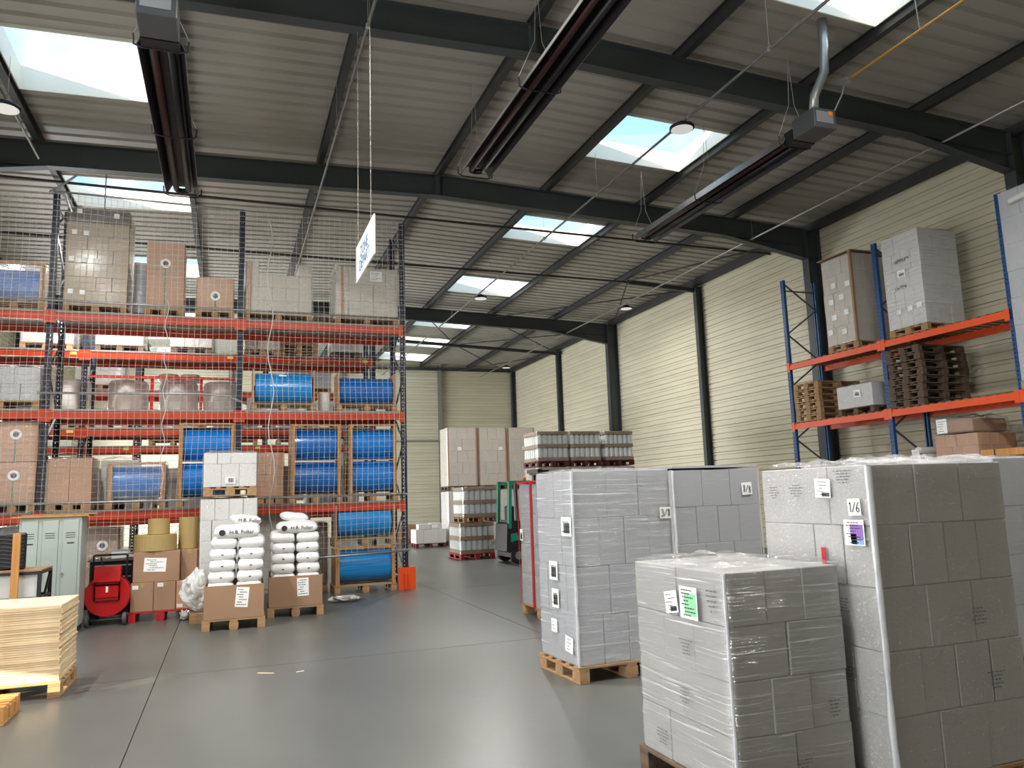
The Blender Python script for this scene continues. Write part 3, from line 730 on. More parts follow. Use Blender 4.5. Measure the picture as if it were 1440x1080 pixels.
def rack(label, T, ups, dep, h, levels, pm, bm, bh=.13, deckkind='panel', tall=(), ends=True, plates=None, lowlv=()):
    """T maps rack coordinates (u along the face, v depth from the face, z) to the world as (origin, angle)"""
    t = thing('pallet_rack', label, 'rack', T[0], T[1])
    me = {}
    for i, u in enumerate(ups):
        hh = h[i] if isinstance(h, (list, tuple)) else h
        if hh not in me: me[hh] = post_mesh(hh, pm)
        put('upright', me[hh], t, (u, 0, 0)); put('upright', me[hh], t, (u, dep, 0), (0, 0, PI))
        z = .25; s = 0; m = MB()
        while z < hh-.5:
            m.beam((u, .05, z if s else z), (u, dep-.05, z+.62 if s == 0 else z+.62), .03, .03, (1, 0, 0)) if s == 0 else m.beam((u, dep-.05, z), (u, .05, z+.62), .03, .03, (1, 0, 0))
            s = 1-s; z += .62
        m.beam((u, .05, hh-.25), (u, dep-.05, hh-.25), .03, .03, (1, 0, 0)); m.beam((u, .05, .2), (u, dep-.05, .2), .03, .03, (1, 0, 0))
        obj('frame_brace', m, M['brace'], t)
    for z in levels:
        for i in range(len(ups)-1):
            a, b = ups[i]+.052, ups[i+1]-.052
            if b-a < .3: continue
            for v0 in (-.045, dep-.005):
                m = MB(); y0, y1 = v0, v0+.05
                m.prism([(y0, z-bh), (y1, z-bh), (y1, z), (y0+.018, z), (y0+.018, z-.035), (y0, z-.035)] if v0 < .5 else [(y0, z-bh), (y1, z-bh), (y1, z), (y0, z)], a, b, 'x')
                o = obj('beam', m, bm, t)
                if v0 < .5:
                    for uu in (a, b):
                        boxpart('beam_connector', o, (uu-.045 if uu == b else uu-.05, uu+.05 if uu == b else uu+.045, y0-.006, y0, z-bh-.05, z+.03), bm)
                    if plates: boxpart('load_plate', o, (b-.2, b-.08, y0-.004, y0, z-.075, z-.015), M['yellow'])
            if deckkind == 'panel':
                boxpart('shelf_deck', t, (a, b, -.04, dep+.04, z+.001, z+.035), M['shelf'])
            else:
                n = int((b-a)/.17); mesh_ = None
                for k in range(n):
                    x = a+.06+k*(b-a-.12)/(n-1)
                    if mesh_ is None:
                        mm = MB(); mm.cbox(-.05, .05, -.03, dep+.03, 0, .02, .002); mesh_ = mm.mesh('shelf_board', M['slat'])
                    put('shelf_board', mesh_, t, (x, 0, z+.001))
    return t
YR = 14.48
RL = rack('orange and navy pallet rack behind the net on the left', ((0, YR, 0), 0), [-5.86, -2.865, .155, 3.14], 1.05, [6.9, 7.08, 7.05, 7.08], [1.60, 3.28, 4.95], M['navy'], M['orange'])
m = MB(); m.beam((3.10, 14.41, .02), (3.10, 14.41, .30), .03, .24, (0, 1, 0)); m.prism([(2.98, .0), (3.30, .0), (3.30, .40), (2.98, .40)], 14.36, 14.40); m.prism([(3.22, 0), (3.30, 0), (3.30, .40), (3.22, .40)], 14.40, 14.62)
tag(obj('post_guard', m, M['orange2']), 'orange steel guard at the foot of the left rack corner post', 'guard')
RB = rack('second orange rack row seen through the netted rack', ((0, 17.1, 0), 0), [-5.74, -2.74, .18, 3.02], 1.05, 6.0, [1.45, 3.22, 4.78], M['navy'], M['orange'], plates=True)
RB2 = rack('third rack row farther behind the second orange row', ((0, 21.2, 0), 0), [-5.9, -2.2, .9, 3.7], 1.05, 6.0, [1.55, 3.15, 4.55], M['navy'], M['orange'], plates=True)
rrx, rdep = 12.3, 1.0
TR = ((rrx, 14.45, 0), -PI/2)
RR = rack('blue and orange pallet rack along the right wall', TR, [0, 2.79, 5.53, 8.32], 1.0, [6.52, 6.52, 6.52, 6.52], [1.88, 3.08], M['blue'], M['orange2'], deckkind='slat')
# the upper level only spans the two far bays
for i in range(2):
    a, b = [0, 2.79, 5.53][i]+.052, [0, 2.79, 5.53][i+1]-.052; z = 4.47
    for v0 in (-.045, .995):
        m = MB(); y0, y1 = v0, v0+.05; m.prism([(y0, z-.13), (y1, z-.13), (y1, z), (y0+.018, z), (y0+.018, z-.035), (y0, z-.035)] if v0 < .5 else [(y0, z-.13), (y1, z-.13), (y1, z), (y0, z)], a, b, 'x')
        o = obj('beam', m, M['orange2'], RR)
        if v0 < .5:
            for uu in (a, b): boxpart('beam_connector', o, (uu-.045 if uu == b else uu-.05, uu+.05 if uu == b else uu+.045, y0-.006, y0, z-.18, z+.03), M['orange2'])
    mm = MB(); mm.cbox(-.05, .05, -.03, 1.03, 0, .02, .002); me_ = mm.mesh('shelf_board', M['slat']); n = 15
    for k in range(n): put('shelf_board', me_, RR, (a+.06+k*(b-a-.12)/(n-1), 0, z+.001))

# safety net with its tubes
t = thing('safety_net', 'pale cord safety net hung over the front of the left rack', 'net', (0, 14.24, 0))
m = MB(); rnd = random.Random(5); z0, z1 = .75, 7.0
NX0, NX1, ST = -5.6, 3.12, .1
def nety(x, z):
    f = max(0, min(1, (7-z)/6)); return .045*noise.noise(Vector((x*.8, z*.5, 0)))*f*1.5-.02*f
def netx(x, z): return x+.035*noise.noise(Vector((x*1.1, z*.9, 7)))
def netz(x, z): return z+.03*noise.noise(Vector((x*.9, z*1.3, 3)))-.02*abs(math.sin((x+2.865)*PI/3))
k = 0; x = NX0
while x <= NX1+.001:
    zt_ = 6.98 if x > -2.9 else 6.92
    m.path([(netx(x, z0+(zt_-z0)*i/24), nety(x, z0+(zt_-z0)*i/24), netz(x, z0+(zt_-z0)*i/24)) for i in range(25)], .0030, 3); x += ST
z = z0
while z <= z1:
    m.path([(netx(NX0+(NX1-NX0)*i/36, z), nety(NX0+(NX1-NX0)*i/36, z), netz(NX0+(NX1-NX0)*i/36, z)) for i in range(37)], .0030, 3); z += ST
obj('mesh', m, M['net'], t)
m = MB(); m.path([(-1.05+.03*math.sin(i*1.3), -.03, 5.2-i*.12) for i in range(28)], .007, 5); obj('lacing_rope', m, M['net'], t)
m = MB(); m.path([(.62+.05*math.sin(i*.9)+i*.004, -.03, 6.8-i*.2) for i in range(30)], .009, 5); obj('lacing_rope', m, M['net'], t)
for lab, pts in (('top galvanised net tube on the left rack', [(-2.93, 7.02), (.2, 6.98)]), ('galvanised net tube above the top beams', [(-5.7, 5.13), (3.15, 5.10)]),
                 ('thin net tube at the second shelf with a kinked end', [(-2.95, 3.56), (-.45, 3.58), (-.05, 3.55), (.3, 3.40)]), ('galvanised net tube along the lowest shelf', [(-5.7, 1.78), (3.15, 1.74)]),
                 ('low galvanised tube across the blue rolls', [(.95, .66), (3.14, .72)])):
    m = MB(); m.path([(x, 14.30 if 'low g' not in lab else 14.20, z) for x, z in pts], .019, 8)
    if 'low g' in lab: m.bar((3.14, 14.20, .72), (3.14, 14.47, .72), .016, 6)
    tag(obj('net_tube', m, M['galv'], smooth=True), lab, 'tube')
t = thing('net_bracket', 'bent galvanised bracket at the top of the left rack upright', 'bracket')
m = MB(); m.path([(-2.9, 14.32, 7.02), (-2.55, 14.32, 7.35)], .018, 6); m.path([(-2.9, 14.32, 7.02), (-2.7, 14.32, 7.0), (-2.6, 14.35, 6.7)], .02, 6); m.bar((-2.93, 14.3, 6.99), (-2.8, 14.35, 7.08), .035); obj('bracket_arm', m, M['galv'], t)

# ------------------------------------------------------------------ goods on the left rack
def zs(z): return z+.036
S1, S2, S3 = zs(1.60), zs(3.28), zs(4.95)
def rolls(label, x0, x1, z, ntier, th, dep=.66, yf=14.52, mt='bluef', film=True, pal='wood', pal_label=None, board='wood', endh=None, front=True, palz=True):
    """horizontal film rolls held between end boards in a timber cradle on a pallet"""
    w_ = x1-x0; xc = (x0+x1)/2
    if pal: pallet(pal_label or 'pallet under the '+label, xc, yf+dep/2, z, w_+.04, dep+.02, pal); z += PZ
    t = thing('film_roll_load', label, 'film rolls', (xc, yf, z))
    r = min(th/2-.02, dep/2-.02)
    for k in range(ntier):
        zc = k*th+th/2+.01; m = MB()
        n = 40
        m.lathe([(.05, -w_/2+.05), (r, -w_/2+.05), (r+.004, -w_/2+.07), (r+.003, 0), (r+.004, w_/2-.07), (r, w_/2-.05), (.05, w_/2-.05)], n, 'x', (0, dep/2, zc), caps=False)
        obj('film_roll', m, M[mt], t, smooth=False)
        m = MB(); m.lathe([(.05, -w_/2+.01), (.05, w_/2-.01)], 12, 'x', (0, dep/2, zc)); obj('roll_core', m, M['cb'], t, smooth=True)
    H = ntier*th+.02
    for s in (-1, 1):
        m = MB(); m.cbox(s*w_/2-(.022 if s > 0 else 0), s*w_/2+(.022 if s < 0 else 0), .0, dep, 0, H*(endh or 1), c=.002); obj('end_board', m, M['cbp' if board == 'card' else board], t)
        if front:
            m = MB(); m.cbox(s*(w_/2-.045)-.022, s*(w_/2-.045)+.022, -.022, -.001, 0, H, c=.002); obj('corner_batten', m, M['pine'], t)
    if front:
        m = MB(); m.cbox(-w_/2, w_/2, -.03, .02, H+.001, H+.03, c=.002); obj('top_batten', m, M['pine'], t)
        if ntier > 1: m = MB(); m.cbox(-w_/2+.068, w_/2-.068, -.018, .02, th-.005, th+.018, c=.002); obj('middle_batten', m, M['shelf'], t)
    if film: put('stretch_film', film_mesh(w_+.02, dep+.03, 0, H+.035, ntier, FILM if film is True else film, 40, 6, .004, True, .003, .004, x0), t, (0, dep/2, 0))
    return t
def corebox(label, x0, x1, z, h, yf=14.55, dep=.7, pal='wood', n=1, mt='cbp', hole=.35, film=FILM, strap=True):
    """flat cartons of a roll packed on end: the white core ring shows on the front"""
    w_ = x1-x0; xc = (x0+x1)/2
    if pal: pallet('pallet under the '+label, xc, yf+dep/2, z, w_+.03, dep+.02, pal); z += PZ
    t = thing('core_carton_load', label, 'wrapped load', (xc, yf, z))
    for k in range(n):
        hh = h/n-.004; z0 = k*h/n
        m = MB(); m.cbox(-w_/2, w_/2, 0, dep, z0+.002, z0+hh, c=.01); o = obj('carton', m, M[mt], t)
        cz = z0+hh*(1-hole)
        m = MB(); m.lathe([(.045, -.006), (.085, -.006), (.085, .002), (.045, .002)], 20, 'y', (0, 0, cz), caps=False); obj('core_ring', m, M['white'], o, smooth=False)
        m = MB(); m.lathe([(.001, -.002), (.06, -.002)], 20, 'y', (0, 0, cz), caps=False); obj('core_hole', m, M['black'], o)
        if strap: m = MB(); m.box(-.012, .012, -.008, -.003, z0+.004, cz-.085); obj('strap', m, M['grn'], o)
    if film: put('stretch_film', film_mesh(w_, dep, 0, h, n, film, 40, 8, .006, True, .004, .008, x0), t, (0, dep/2, 0))
    return t
yf = 14.55
# top shelf
rolls('blue wrapped film roll at the far left of the top shelf', -3.86, -2.99, S3, 1, .62, .66, 14.54, 'bluefd')
TB = load('tall brown wrapped carton stack with dark top on the top shelf', -2.70, -1.73, yf, yf+.80, S3, 1.72, 7, 3, 3, M['cbw'], FILMS, 'wood', n=110, mz=8, amp=.007, waist=.008, topmt=M['cbd'], pal_label='pallet under the tall brown stack on the top shelf')
for i, (u, v) in enumerate(((-.36, 1.28), (-.18, 1.27), (-.39, .80), (-.2, .79), (-.02, .78), (-.38, .22), (-.2, .21), (-.3, 1.66), (.28, 1.62))): sheet(TB, 'f', u, v, .085, .085, .40+.02)
load('narrow grey wrapped stack behind the tall brown one', -1.69, -1.47, 15.0, 15.5, S3, .95, 3, 1, 2, M['cg'], FILMD, 'wood', n=30, mz=4)
t = corebox('brown wrapped sheet stack with a strapped core on the top shelf', -1.43, -.82, S3, 1.22, hole=.32, film=FILMS)
corebox('small brown roll carton with a dark core hole on the top shelf', -.60, .03, S3, .62, hole=.55)
NO = load('grey wrapped cartons with a notched top on the top shelf', .22, 1.42, yf, yf+.8, S3, .98, 4, 5, 3, M['cgr'], FILMC, 'wood', n=70, mz=6, amp=.008, alt=False, skip=[(3, i, j) for i in (1, 2, 3) for j in range(3)], filmtop=False, lh=[.25, .25, .25, .23], pal_label='pallet under the notched grey cartons')
boxpart('edge_protector', NO, (-.54, -.50, -.424, -.414, 0, .98), M['cbp'])
pallet('dark empty pallet between the two grey loads on the top shelf', 1.63, yf+.4, S3, .36, .8, 'dark')
GR = load('grey wrapped cartons at the right end of the top shelf', 1.86, 3.06, yf, yf+.8, S3, 1.0, 3, 5, 3, M['cgr'], FILM, 'wood', n=70, mz=6, alt=False, pal_label='pallet under the grey cartons at the right end of the top shelf')
sheet(GR, 'f', .17, .84, .23, .20, .40+.021, lines=5, seed=21); boxpart('edge_protector', GR, (-.50, -.465, -.424, -.414, 0, 1.0), M['cbp'])
boxpart('carton_flap', GR, (-.6, -.56, -.41, .41, 1.0, 1.06), M['cgr'])
# middle shelf
load('pale grey wrapped cartons at the far left of the middle shelf', -4.1, -2.97, yf, yf+.8, S2, .56, 2, 4, 3, M['cg'], FILM, 'wood', n=60, mz=7)
t = rolls('blue film roll with a paper slip on the middle shelf', .38, 1.48, S2, 1, .60, .64, 14.53, 'bluefl', False, board='cbp', front=False)
sheet(t, 'f', -.02, .515, .14, .07, -.13, rz=.1)
rolls('darker blue film roll at the right end of the middle shelf', 1.90, 3.0, S2, 1, .54, .64, 14.53, 'bluefd', False, board='cbp', front=False, endh=1.06)
m = MB(); m.lathe([(.11, 0), (.115, .02), (.115, .36), (.1, .40)], 20, 'z', (1.69, 14.9, S2+.001)); tag(obj('upright_roll', m, M['wbob'], smooth=True), 'narrow white roll standing between the two blue rolls', 'roll')
# lower shelf
corebox('two brown cored roll cartons at the far left of the lower shelf', -3.58, -2.96, S1, 1.34, n=2, hole=.32)
load('brown wrapped carton on the lower shelf beside the navy upright', -2.80, -2.15, yf, yf+.8, S1, .72, 1, 2, 2, M['cbp'], FILMC, 'wood', n=60, mz=14, amp=.012, topamp=.02)
load('white wrapped bale behind the brown carton on the lower shelf', -2.10, -1.50, 15.2, 15.52, S1, .72, 2, 2, 2, M['cw'], FILMC, 'wood', n=40, mz=6, amp=.012, topamp=.03)
rolls('single blue film roll under streaky wrap on the lower shelf', -1.90, -1.02, S1, 1, .58, .62, 14.53-.02, 'bluef', FILMS)
rolls('two stacked blue rolls half hidden by the white carton stack', -.82, .10, S1, 2, .63, .66, 14.53, 'bluef', False)
load('brown carton at the middle of the lower shelf behind', .48, .96, 14.9, 15.5, S1, .80, 2, 2, 2, M['cbp'], FILMD, 'wood', n=30, mz=4)
rolls('two stacked violet blue rolls in a timber frame on the lower shelf', 1.06, 1.96, S1, 2, .62, .66, 14.53, 'bluefd', False)
rolls('two stacked blue rolls in a timber frame beside the corner post', 2.10, 3.0, S1, 2, .62, .66, 14.53, 'bluef', False)
# floor bay
corebox('brown roll carton with labels on the floor behind the red cart', -2.22, -1.72, .36, .98, 14.75, .6, None, hole=.30, mt='cb')
load('low dark pallet load under the labelled roll carton', -2.3, -1.62, 14.72, 15.4, 0, .20, 1, 2, 2, M['cbd'], None, 'dark')
load('grey wrapped cartons on the floor inside the rack bay', .50, 1.42, 14.75, 15.5, 0, 1.32, 4, 3, 3, M['cgr'], FILM, 'wood', n=60, mz=6)
load('dark brown wrapped cartons beside the lower blue rolls', 1.48, 1.76, 14.9, 15.5, 0, 1.12, 5, 2, 3, M['cbd'], FILMD, 'wood', n=40, mz=5)
rolls('lower blue film roll on the floor at the rack corner', 1.84, 2.92, 0, 1, .62, .64, 14.36, 'bluefl', False, board='cbp', front=True)
rolls('upper blue film roll standing on the lower floor roll', 1.84, 2.92, PZ+.66+.022, 1, .58, .64, 14.36, 'bluefl', False, board='cbp', front=False)
rolls('blue film roll upright load behind the brown tape boxes', -.78, -.42, 0, 2, .62, .6, 14.85, 'bluefd', FILMD, front=False)
load('pale carton on the floor between the red cart and the brown boxes', -1.62, -1.2, 14.8, 15.4, 0, .72, 3, 1, 2, M['cw'], FILMC, 'wood', n=30, mz=5)
load('dark wrapped crates on the floor of the bay behind the lockers', -2.78, -2.36, 14.75, 15.5, 0, 1.2, 4, 2, 2, M['cbd'], FILMD, 'wood', n=30, mz=4)
load('grey wrapped crates on the floor seen above the trolley', -3.8, -3.0, 14.7, 15.5, 0, 1.25, 4, 2, 2, M['cg'], FILM, 'wood', n=40, mz=5)

# ---- second rack row
T2, T1, T0 = zs(4.78), zs(3.22), zs(1.45)
y2 = 17.2
for lb, x0, x1, h, l_, mt, pl in (('white wrapped bundle left of the navy post, second row top', -3.9, -3.0, .62, 2, M['cw'], 'wood'),
                     ('white wrapped low load left on the second row top shelf', -2.58, -1.70, .42, 1, M['cw'], 'dark'), ('white wrapped low load right on the second row top shelf', -1.18, -.38, .40, 1, M['cw'], 'dark'),
                     ('pale cartons behind the navy middle post, second row top shelf', .28, 1.02, .34, 1, M['cgr'], 'wood')):
    load(lb, x0, x1, y2, y2+.8, T2, h, l_, 3, 2, mt, FILMC, pl, n=50, mz=10, amp=.012, topamp=.02)
for k in range(3): pallet('pale pallet %s in the small stack on the second row' % ('at the bottom', 'in the middle', 'on top')[k], 1.42, y2+.42, T2+.145*k, .8, .8, 'wood')
t = load('white carton with printed slip at the second row right end', 2.12, 2.78, y2, y2+.8, T2, .38, 1, 1, 2, M['cw'], None, 'dark'); sheet(t, 'f', -.1, .25, .2, .1, .401, lines=2, seed=5)
def bobbin(label, x, y, z, r, h):
    t = thing('wrapped_bobbin', label, 'bobbin', (x, y, z)); m = MB(); n = 28; vs = []; pr = [(r*.9, 0), (r, .05), (r*1.01, h*.5), (r, h-.06), (r*.9, h)]
    m.lathe(pr, n); obj('film_wrap', m, M['wbob'], t, smooth=True)
    m = MB(); m.lathe([(r*1.005, .05), (r*1.02, .08), (r*1.02, .12), (r*1.005, .15)], n, caps=False); obj('wrap_band', m, M['crumple'], t)
    return t
for lb, x in (('white wrapped bobbin behind the left navy post', -3.05), ('white wrapped bobbin, left of the three in the second row', -1.98), ('white wrapped bobbin, middle of the three in the second row', -1.02), ('white wrapped bobbin, right of the three in the second row', -.16)):
    pallet('pallet under the '+lb, x, 17.6, T1, .82, .8, 'wood'); bobbin(lb, x, 17.6, T1+PZ, .38, .85)
for x in (-1.5, -.57):
    m = MB(); m.beam((x, 17.12, T1+.001), (x, 17.12, T1+1.0), .06, .06, (1, 0, 0)); tag(obj('red_stay', m, M['red']), 'thin red upright stay %s the middle white bobbin' % ('left of' if x < -1 else 'right of'), 'stay')
m = MB(); m.box(-2.66, .10, 17.08, 17.14, T1+1.002, T1+1.05); tag(obj('red_rail', m, M['red']), 'thin red rail above the white bobbins', 'rail')
for lb, xc, h in (('white round wrapped pack lying on the middle bobbin at the left', -1.225, .14), ('white round wrapped pack lying on the middle bobbin at the right', -.80, .14)):
    t = thing('round_pack', lb, 'pack', (xc, 17.6, T1+PZ+.852)); m = MB(); m.lathe([(.17, 0), (.205, .03), (.205, h), (.17, h+.03)], 24); obj('film_wrap', m, M['wbob'], t, smooth=True)
    m = MB(); m.lathe([(.206, .05), (.211, .06), (.211, .09), (.206, .10)], 24, caps=False); obj('wrap_band', m, M['crumple'], t)
load('white roll bundle behind the darker blue roll, second row', .35, 1.4, y2, y2+.8, T1, .5, 1, 4, 2, M['cw'], FILMC, 'wood', n=40, mz=8)
load('white roll bundle behind the corner blue roll, second row', 1.6, 2.8, y2, y2+.8, T1, .45, 1, 4, 2, M['cw'], FILMC, 'wood', n=40, mz=8)
for i, (x0, x1, mt) in enumerate(((-2.5, -1.5, 'cg'), (-1.3, -.3, 'cgr'), (.4, 1.3, 'cb'), (1.6, 2.7, 'cgr'))):
    load('%s wrapped load on the low shelf of the second row' % ('first grey', 'second pale', 'third brown', 'fourth pale')[i], x0, x1, y2, y2+.8, T0, .8, 3, 3, 2, M[mt], FILMD, 'wood', n=30, mz=4)
for i, (x0, x1, mt, z) in enumerate(((-1.9, -.8, 'cw', 3.15), (-.4, .7, 'cg', 3.15), (1.2, 2.3, 'cw', 3.15), (-1.8, -.7, 'cgr', 1.55), (1.1, 2.2, 'cg', 1.55), (-3.6, -2.5, 'cw', 4.55), (1.4, 2.6, 'cg', 4.55))):
    load('%s wrapped load on the third rack row' % ('first white', 'second grey', 'third white', 'low pale', 'low grey', 'top left white', 'top right grey')[i], x0, x1, 21.3, 22.1, zs(z), .7, 2, 3, 2, M[mt], FILMD, 'wood', n=30, mz=4)

# ------------------------------------------------------------------ goods on the right rack (face at x 12.3)
R1, R2, R3 = 1.88+.022, 3.08+.022, 4.47+.022
X0 = rrx-.01
def rload(label, ya, yb, z, h, **k):
    return load(label, X0, X0+(k.pop('dep', 1.0)), ya, yb, z, h, **k)
SA = rload('wrapped carton stack with a brown timber edge on the top right shelf', 12.26, 13.12, R3, 1.90, layers=5, nx=3, ny=3, mt=M['cgr'], film=FILMC, pal_label='pallet under the timber edged stack on the top right shelf', n=80, mz=6, amp=.009)
m = MB(); m.beam((-.53, -.445, -.01), (-.53, -.445, 1.93), .05, .05, (1, 0, 0)); obj('edge_batten', m, M['cb'], SA)
boxpart('top_board', SA, (-.54, .54, -.48, .50, 1.935, 1.955), M['cb'])
for u, v in ((-.1, 1.0), (.2, .95), (-.3, 1.25), (.1, 1.3), (-.2, .65), (.15, .6), (.3, .3), (-.1, .25)): sheet(SA, 'l', u, v, .13, .11, .5+.024, lines=2, seed=int(u*90+v*30))
SB = rload('wrapped white carton stack with handwriting on the top right shelf', 10.56, 11.44, R3, 1.86, layers=5, nx=3, ny=3, mt=M['cw'], film=FILMS, pal_label='pallet under the handwritten stack on the top right shelf', n=90, mz=7, amp=.008)
sheet(SB, 'l', .0, 1.06, .18, .14, .5+.024, lines=2, seed=3, code=(.2, .85, .15, .55))
for u, v in ((.15, .32), (-.12, .34), (-.33, .36)): sheet(SB, 'l', u, v, .11, .09, .5+.024, lines=2, seed=int(u*90))
rnd = random.Random(3)
for (u, v, n) in ((-.05, 1.32, 9), (.02, .78, 7)):
    st = []
    for i in range(n):
        c = (i-n/2)*.9; st.append([(c-.3, rnd.uniform(-1, 1)), (c, rnd.uniform(-1, 1)), (c+.2, rnd.uniform(-1, 1)), (c+.35, rnd.uniform(-1, 1))])
    handwriting(SB, 'l', u, v, .5+.026, st, s=.045, r=.004, name='handwriting')
SCc = load('very tall grey wrapped double stack in the third bay of the right rack', 12.16, 13.2, 7.75, 8.80, R2, 3.2, 7, 3, 3, M['cg'], FILMC, 'wood', pal_label='pallet under the very tall stack in the right rack', n=80, mz=6, amp=.010)
m = MB(); m.bar((-.56, -.4, 3.05), (-.56, .3, 2.98), .05, 8); obj('rolled_film_edge', m, M['crumple'], SCc)
for k in range(6): pallet('light brown pallet in the far right rack stack, number %s from the bottom' % ('one', 'two', 'three', 'four', 'five', 'six')[k], X0+.6+random.uniform(-.01, .01), 13.93+random.uniform(-.012, .012), R2+k*.1455, 1.2, .8, 'wood')
for k in range(8): pallet('dark weathered pallet in the near right rack stack, number %s from the bottom' % ('one', 'two', 'three', 'four', 'five', 'six', 'seven', 'eight')[k], X0+.6+random.uniform(-.02, .02), 11.2+random.uniform(-.02, .02), R2+k*.1455, 1.2, .8, 'dark')
t = rload('white wrapped low carton with a label between the two pallet stacks', 12.03, 13.0, R2, .47, layers=1, nx=2, ny=2, mt=M['cw'], film=FILMC, pal='dark', pal_label='dark pallet under the white low carton in the right rack', n=60, mz=14, amp=.01, topamp=.02, dep=.9)
sheet(t, 'l', -.1, .28, .19, .16, .45+.024, lines=2, seed=9, code=(.2, .8, .2, .6))
t = rload('brown taped carton pile with a label on the lowest right shelf', 9.80, 10.68, R1, .44, layers=2, nx=3, ny=5, mt=M['cbp'], film=FILMC, n=60, mz=8, amp=.012, pal_label='pallet under the brown taped cartons', topamp=.03, dep=.95)
m = MB(); m.cbox(-.49, .4, -.36, .30, .46, .70, c=.03); obj('top_carton', m, M['cb'], t); put('top_film', film_mesh(.92, .70, .455, .72, 1, FILMC, 40, 8, .015, True, .01, .04, 3), t, (-.04, -.03, 0))
sheet(t, 'l', .22, .60, .22, .26, .5+.022, lines=5, seed=8)
t = thing('wooden_crate', 'pale timber beams strapped on a pallet at the right of the lowest shelf', 'timber', (12.7, 9.2, R1+PZ)); pallet('pallet under the strapped pale timber beams', 12.7, 9.2, R1, 1.0, .9, 'dark')
for k in range(5): boxpart('timber_beam', t, (-.5+k*.2+.005, -.5+k*.2+.195, -.52, .52, 0, .12), M['pine'], .006)
for y in (-.3, .25): m = MB(); m.box(-.505, .505, y-.01, y+.01, .1205, .1225); m.box(-.5055, -.5035, y-.01, y+.01, 0, .12); obj('strap', m, M['black'], t)
t = thing('film_roll_bundle', 'bundle of clear wrapped film rolls with a paper slip on the lowest right shelf', 'rolls', (12.35, 11.12, R1))
for i, (y, z) in enumerate(((-.22, .075), (0, .075), (.22, .075), (-.11, .21), (.11, .21), (0, .345))):
    m = MB(); m.lathe([(.03, 0), (.07, .005), (.075, .03), (.075, .45), (.07, .48), (.03, .485)], 14, 'x', (-.02, y, z), caps=False); obj('film_roll', m, M['crumple'], t, smooth=True)
s_ = sheet(t, 'l', .02, .27, .17, .2, .045, lines=3, seed=6); s_.rotation_euler = (.2, 0, -PI/2)

# ------------------------------------------------------------------ far goods
def bottle_tier(label, x0, x1, y0, y1, z, pk='dred', layers=2, brown=False, n=(6, 7)):
    pallet('pallet under the '+label, (x0+x1)/2, (y0+y1)/2, z, x1-x0+.02, y1-y0+.02, pk); z += PZ
    xc, yc = (x0+x1)/2, (y0+y1)/2; w_, d_ = x1-x0, y1-y0
    t = thing('bottle_load', label, 'bottles', (xc, yc, z)); zz = 0
    for k in range(layers):
        m = MB(); m.cbox(-w_/2, w_/2, -d_/2, d_/2, zz, zz+.10, c=.006); obj('tray', m, M['cb' if brown else 'tray'], t); zz += .10
        m = MB()
        for i in range(n[0]):
            for j in range(n[1]):
                if 0 < i < n[0]-1 and 0 < j < n[1]-1: continue
                r = min(w_/n[0], d_/n[1])/2-.003
                m.lathe([(r, 0), (r, .225), (r*.75, .25), (r*.5, .26)], 10, 'z', (-w_/2+w_/n[0]*(i+.5), -d_/2+d_/n[1]*(j+.5), zz+.001))
        m.box(-w_/2+w_/n[0]*.75, w_/2-w_/n[0]*.75, -d_/2+d_/n[1]*.75, d_/2-d_/n[1]*.75, zz+.002, zz+.24)
        stuff(obj('bottle_row', m, M['bottle'], t, smooth=False)); zz += .262
    m = MB(); m.cbox(-w_/2, w_/2, -d_/2, d_/2, zz+.001, zz+.09, c=.006); obj('top_tray', m, M['cb' if brown else 'tray'], t); zz += .09
    put('stretch_film', film_mesh(w_, d_, 0, zz, 2, FILMD, 40, 4, .004, False, .003, .005, x0), t)
    return z+zz
zt_ = bottle_tier('low bottle load with brown trays on a red pallet beside the forklift', 5.86, 6.80, 20.1, 21.3, 0, 'red', 2, True)
zt_ = bottle_tier('upper bottle load beside the forklift', 5.98, 6.95, 20.15, 21.25, zt_+.002, 'wood', 2)
boxpart('top_cover', None, (0, 0.01, 0, .01, 0, .01), M['tray']) if False else None
bx = [(atY(a, 640, 19.4)[0], atY(b, 640, 19.4)[0]) for a, b in ((757, 800), (803, 845), (852, 891))]
for i, (a, b) in enumerate(bx):
    nm = ('left', 'middle', 'right')[i]
    zz = 0
    for k in range(2):
        load('pale wrapped load, %s, %s tier under the row of bottle loads' % (nm, ('lowest', 'second')[k]), a, b, 19.4, 20.5, zz, 1.03, 3, 2, 3, M['cgr'], FILMD, 'dred', n=24, mz=3); zz += PZ+1.03+.03
    bottle_tier('bottle load on top of the row, %s of three' % nm, a, b, 19.4, 20.5, zz, 'dred', 2, False)
tw = [(7.22, 8.30), (8.36, 9.42), (9.48, 10.52)]
for i, (a, b) in enumerate(tw):
    nm = ('left', 'middle', 'right')[i]
    T_ = load('tall pale carton tower by the gable wall, %s of three, lower half' % nm, a, b, 26.2, 27.2, 0, 1.72, 5, 3, 3, M['cw'], FILMD, 'wood', n=40, mz=4)
    for s in (-1, 1): m = MB(); m.beam((s*(b-a)/2-s*.02, -.525, 0), (s*(b-a)/2-s*.02, -.525, 1.72), .05, .03, (1, 0, 0)); obj('corner_board', m, M['cbp'], T_)
    T_ = load('tall pale carton tower by the gable wall, %s of three, upper half' % nm, a, b, 26.2, 27.2, PZ+1.76, 2.05, 5, 3, 3, M['cgr'], FILMD, 'dark', n=40, mz=4)
    for s in (-1, 1): m = MB(); m.beam((s*(b-a)/2-s*.02, -.525, 0), (s*(b-a)/2-s*.02, -.525, 2.05), .05, .03, (1, 0, 0)); obj('corner_board', m, M['cb'], T_)
    sheet(T_, 'f', (-.1, .3, .1)[i], 1.3, .14, .12, .525, lines=2, seed=i)
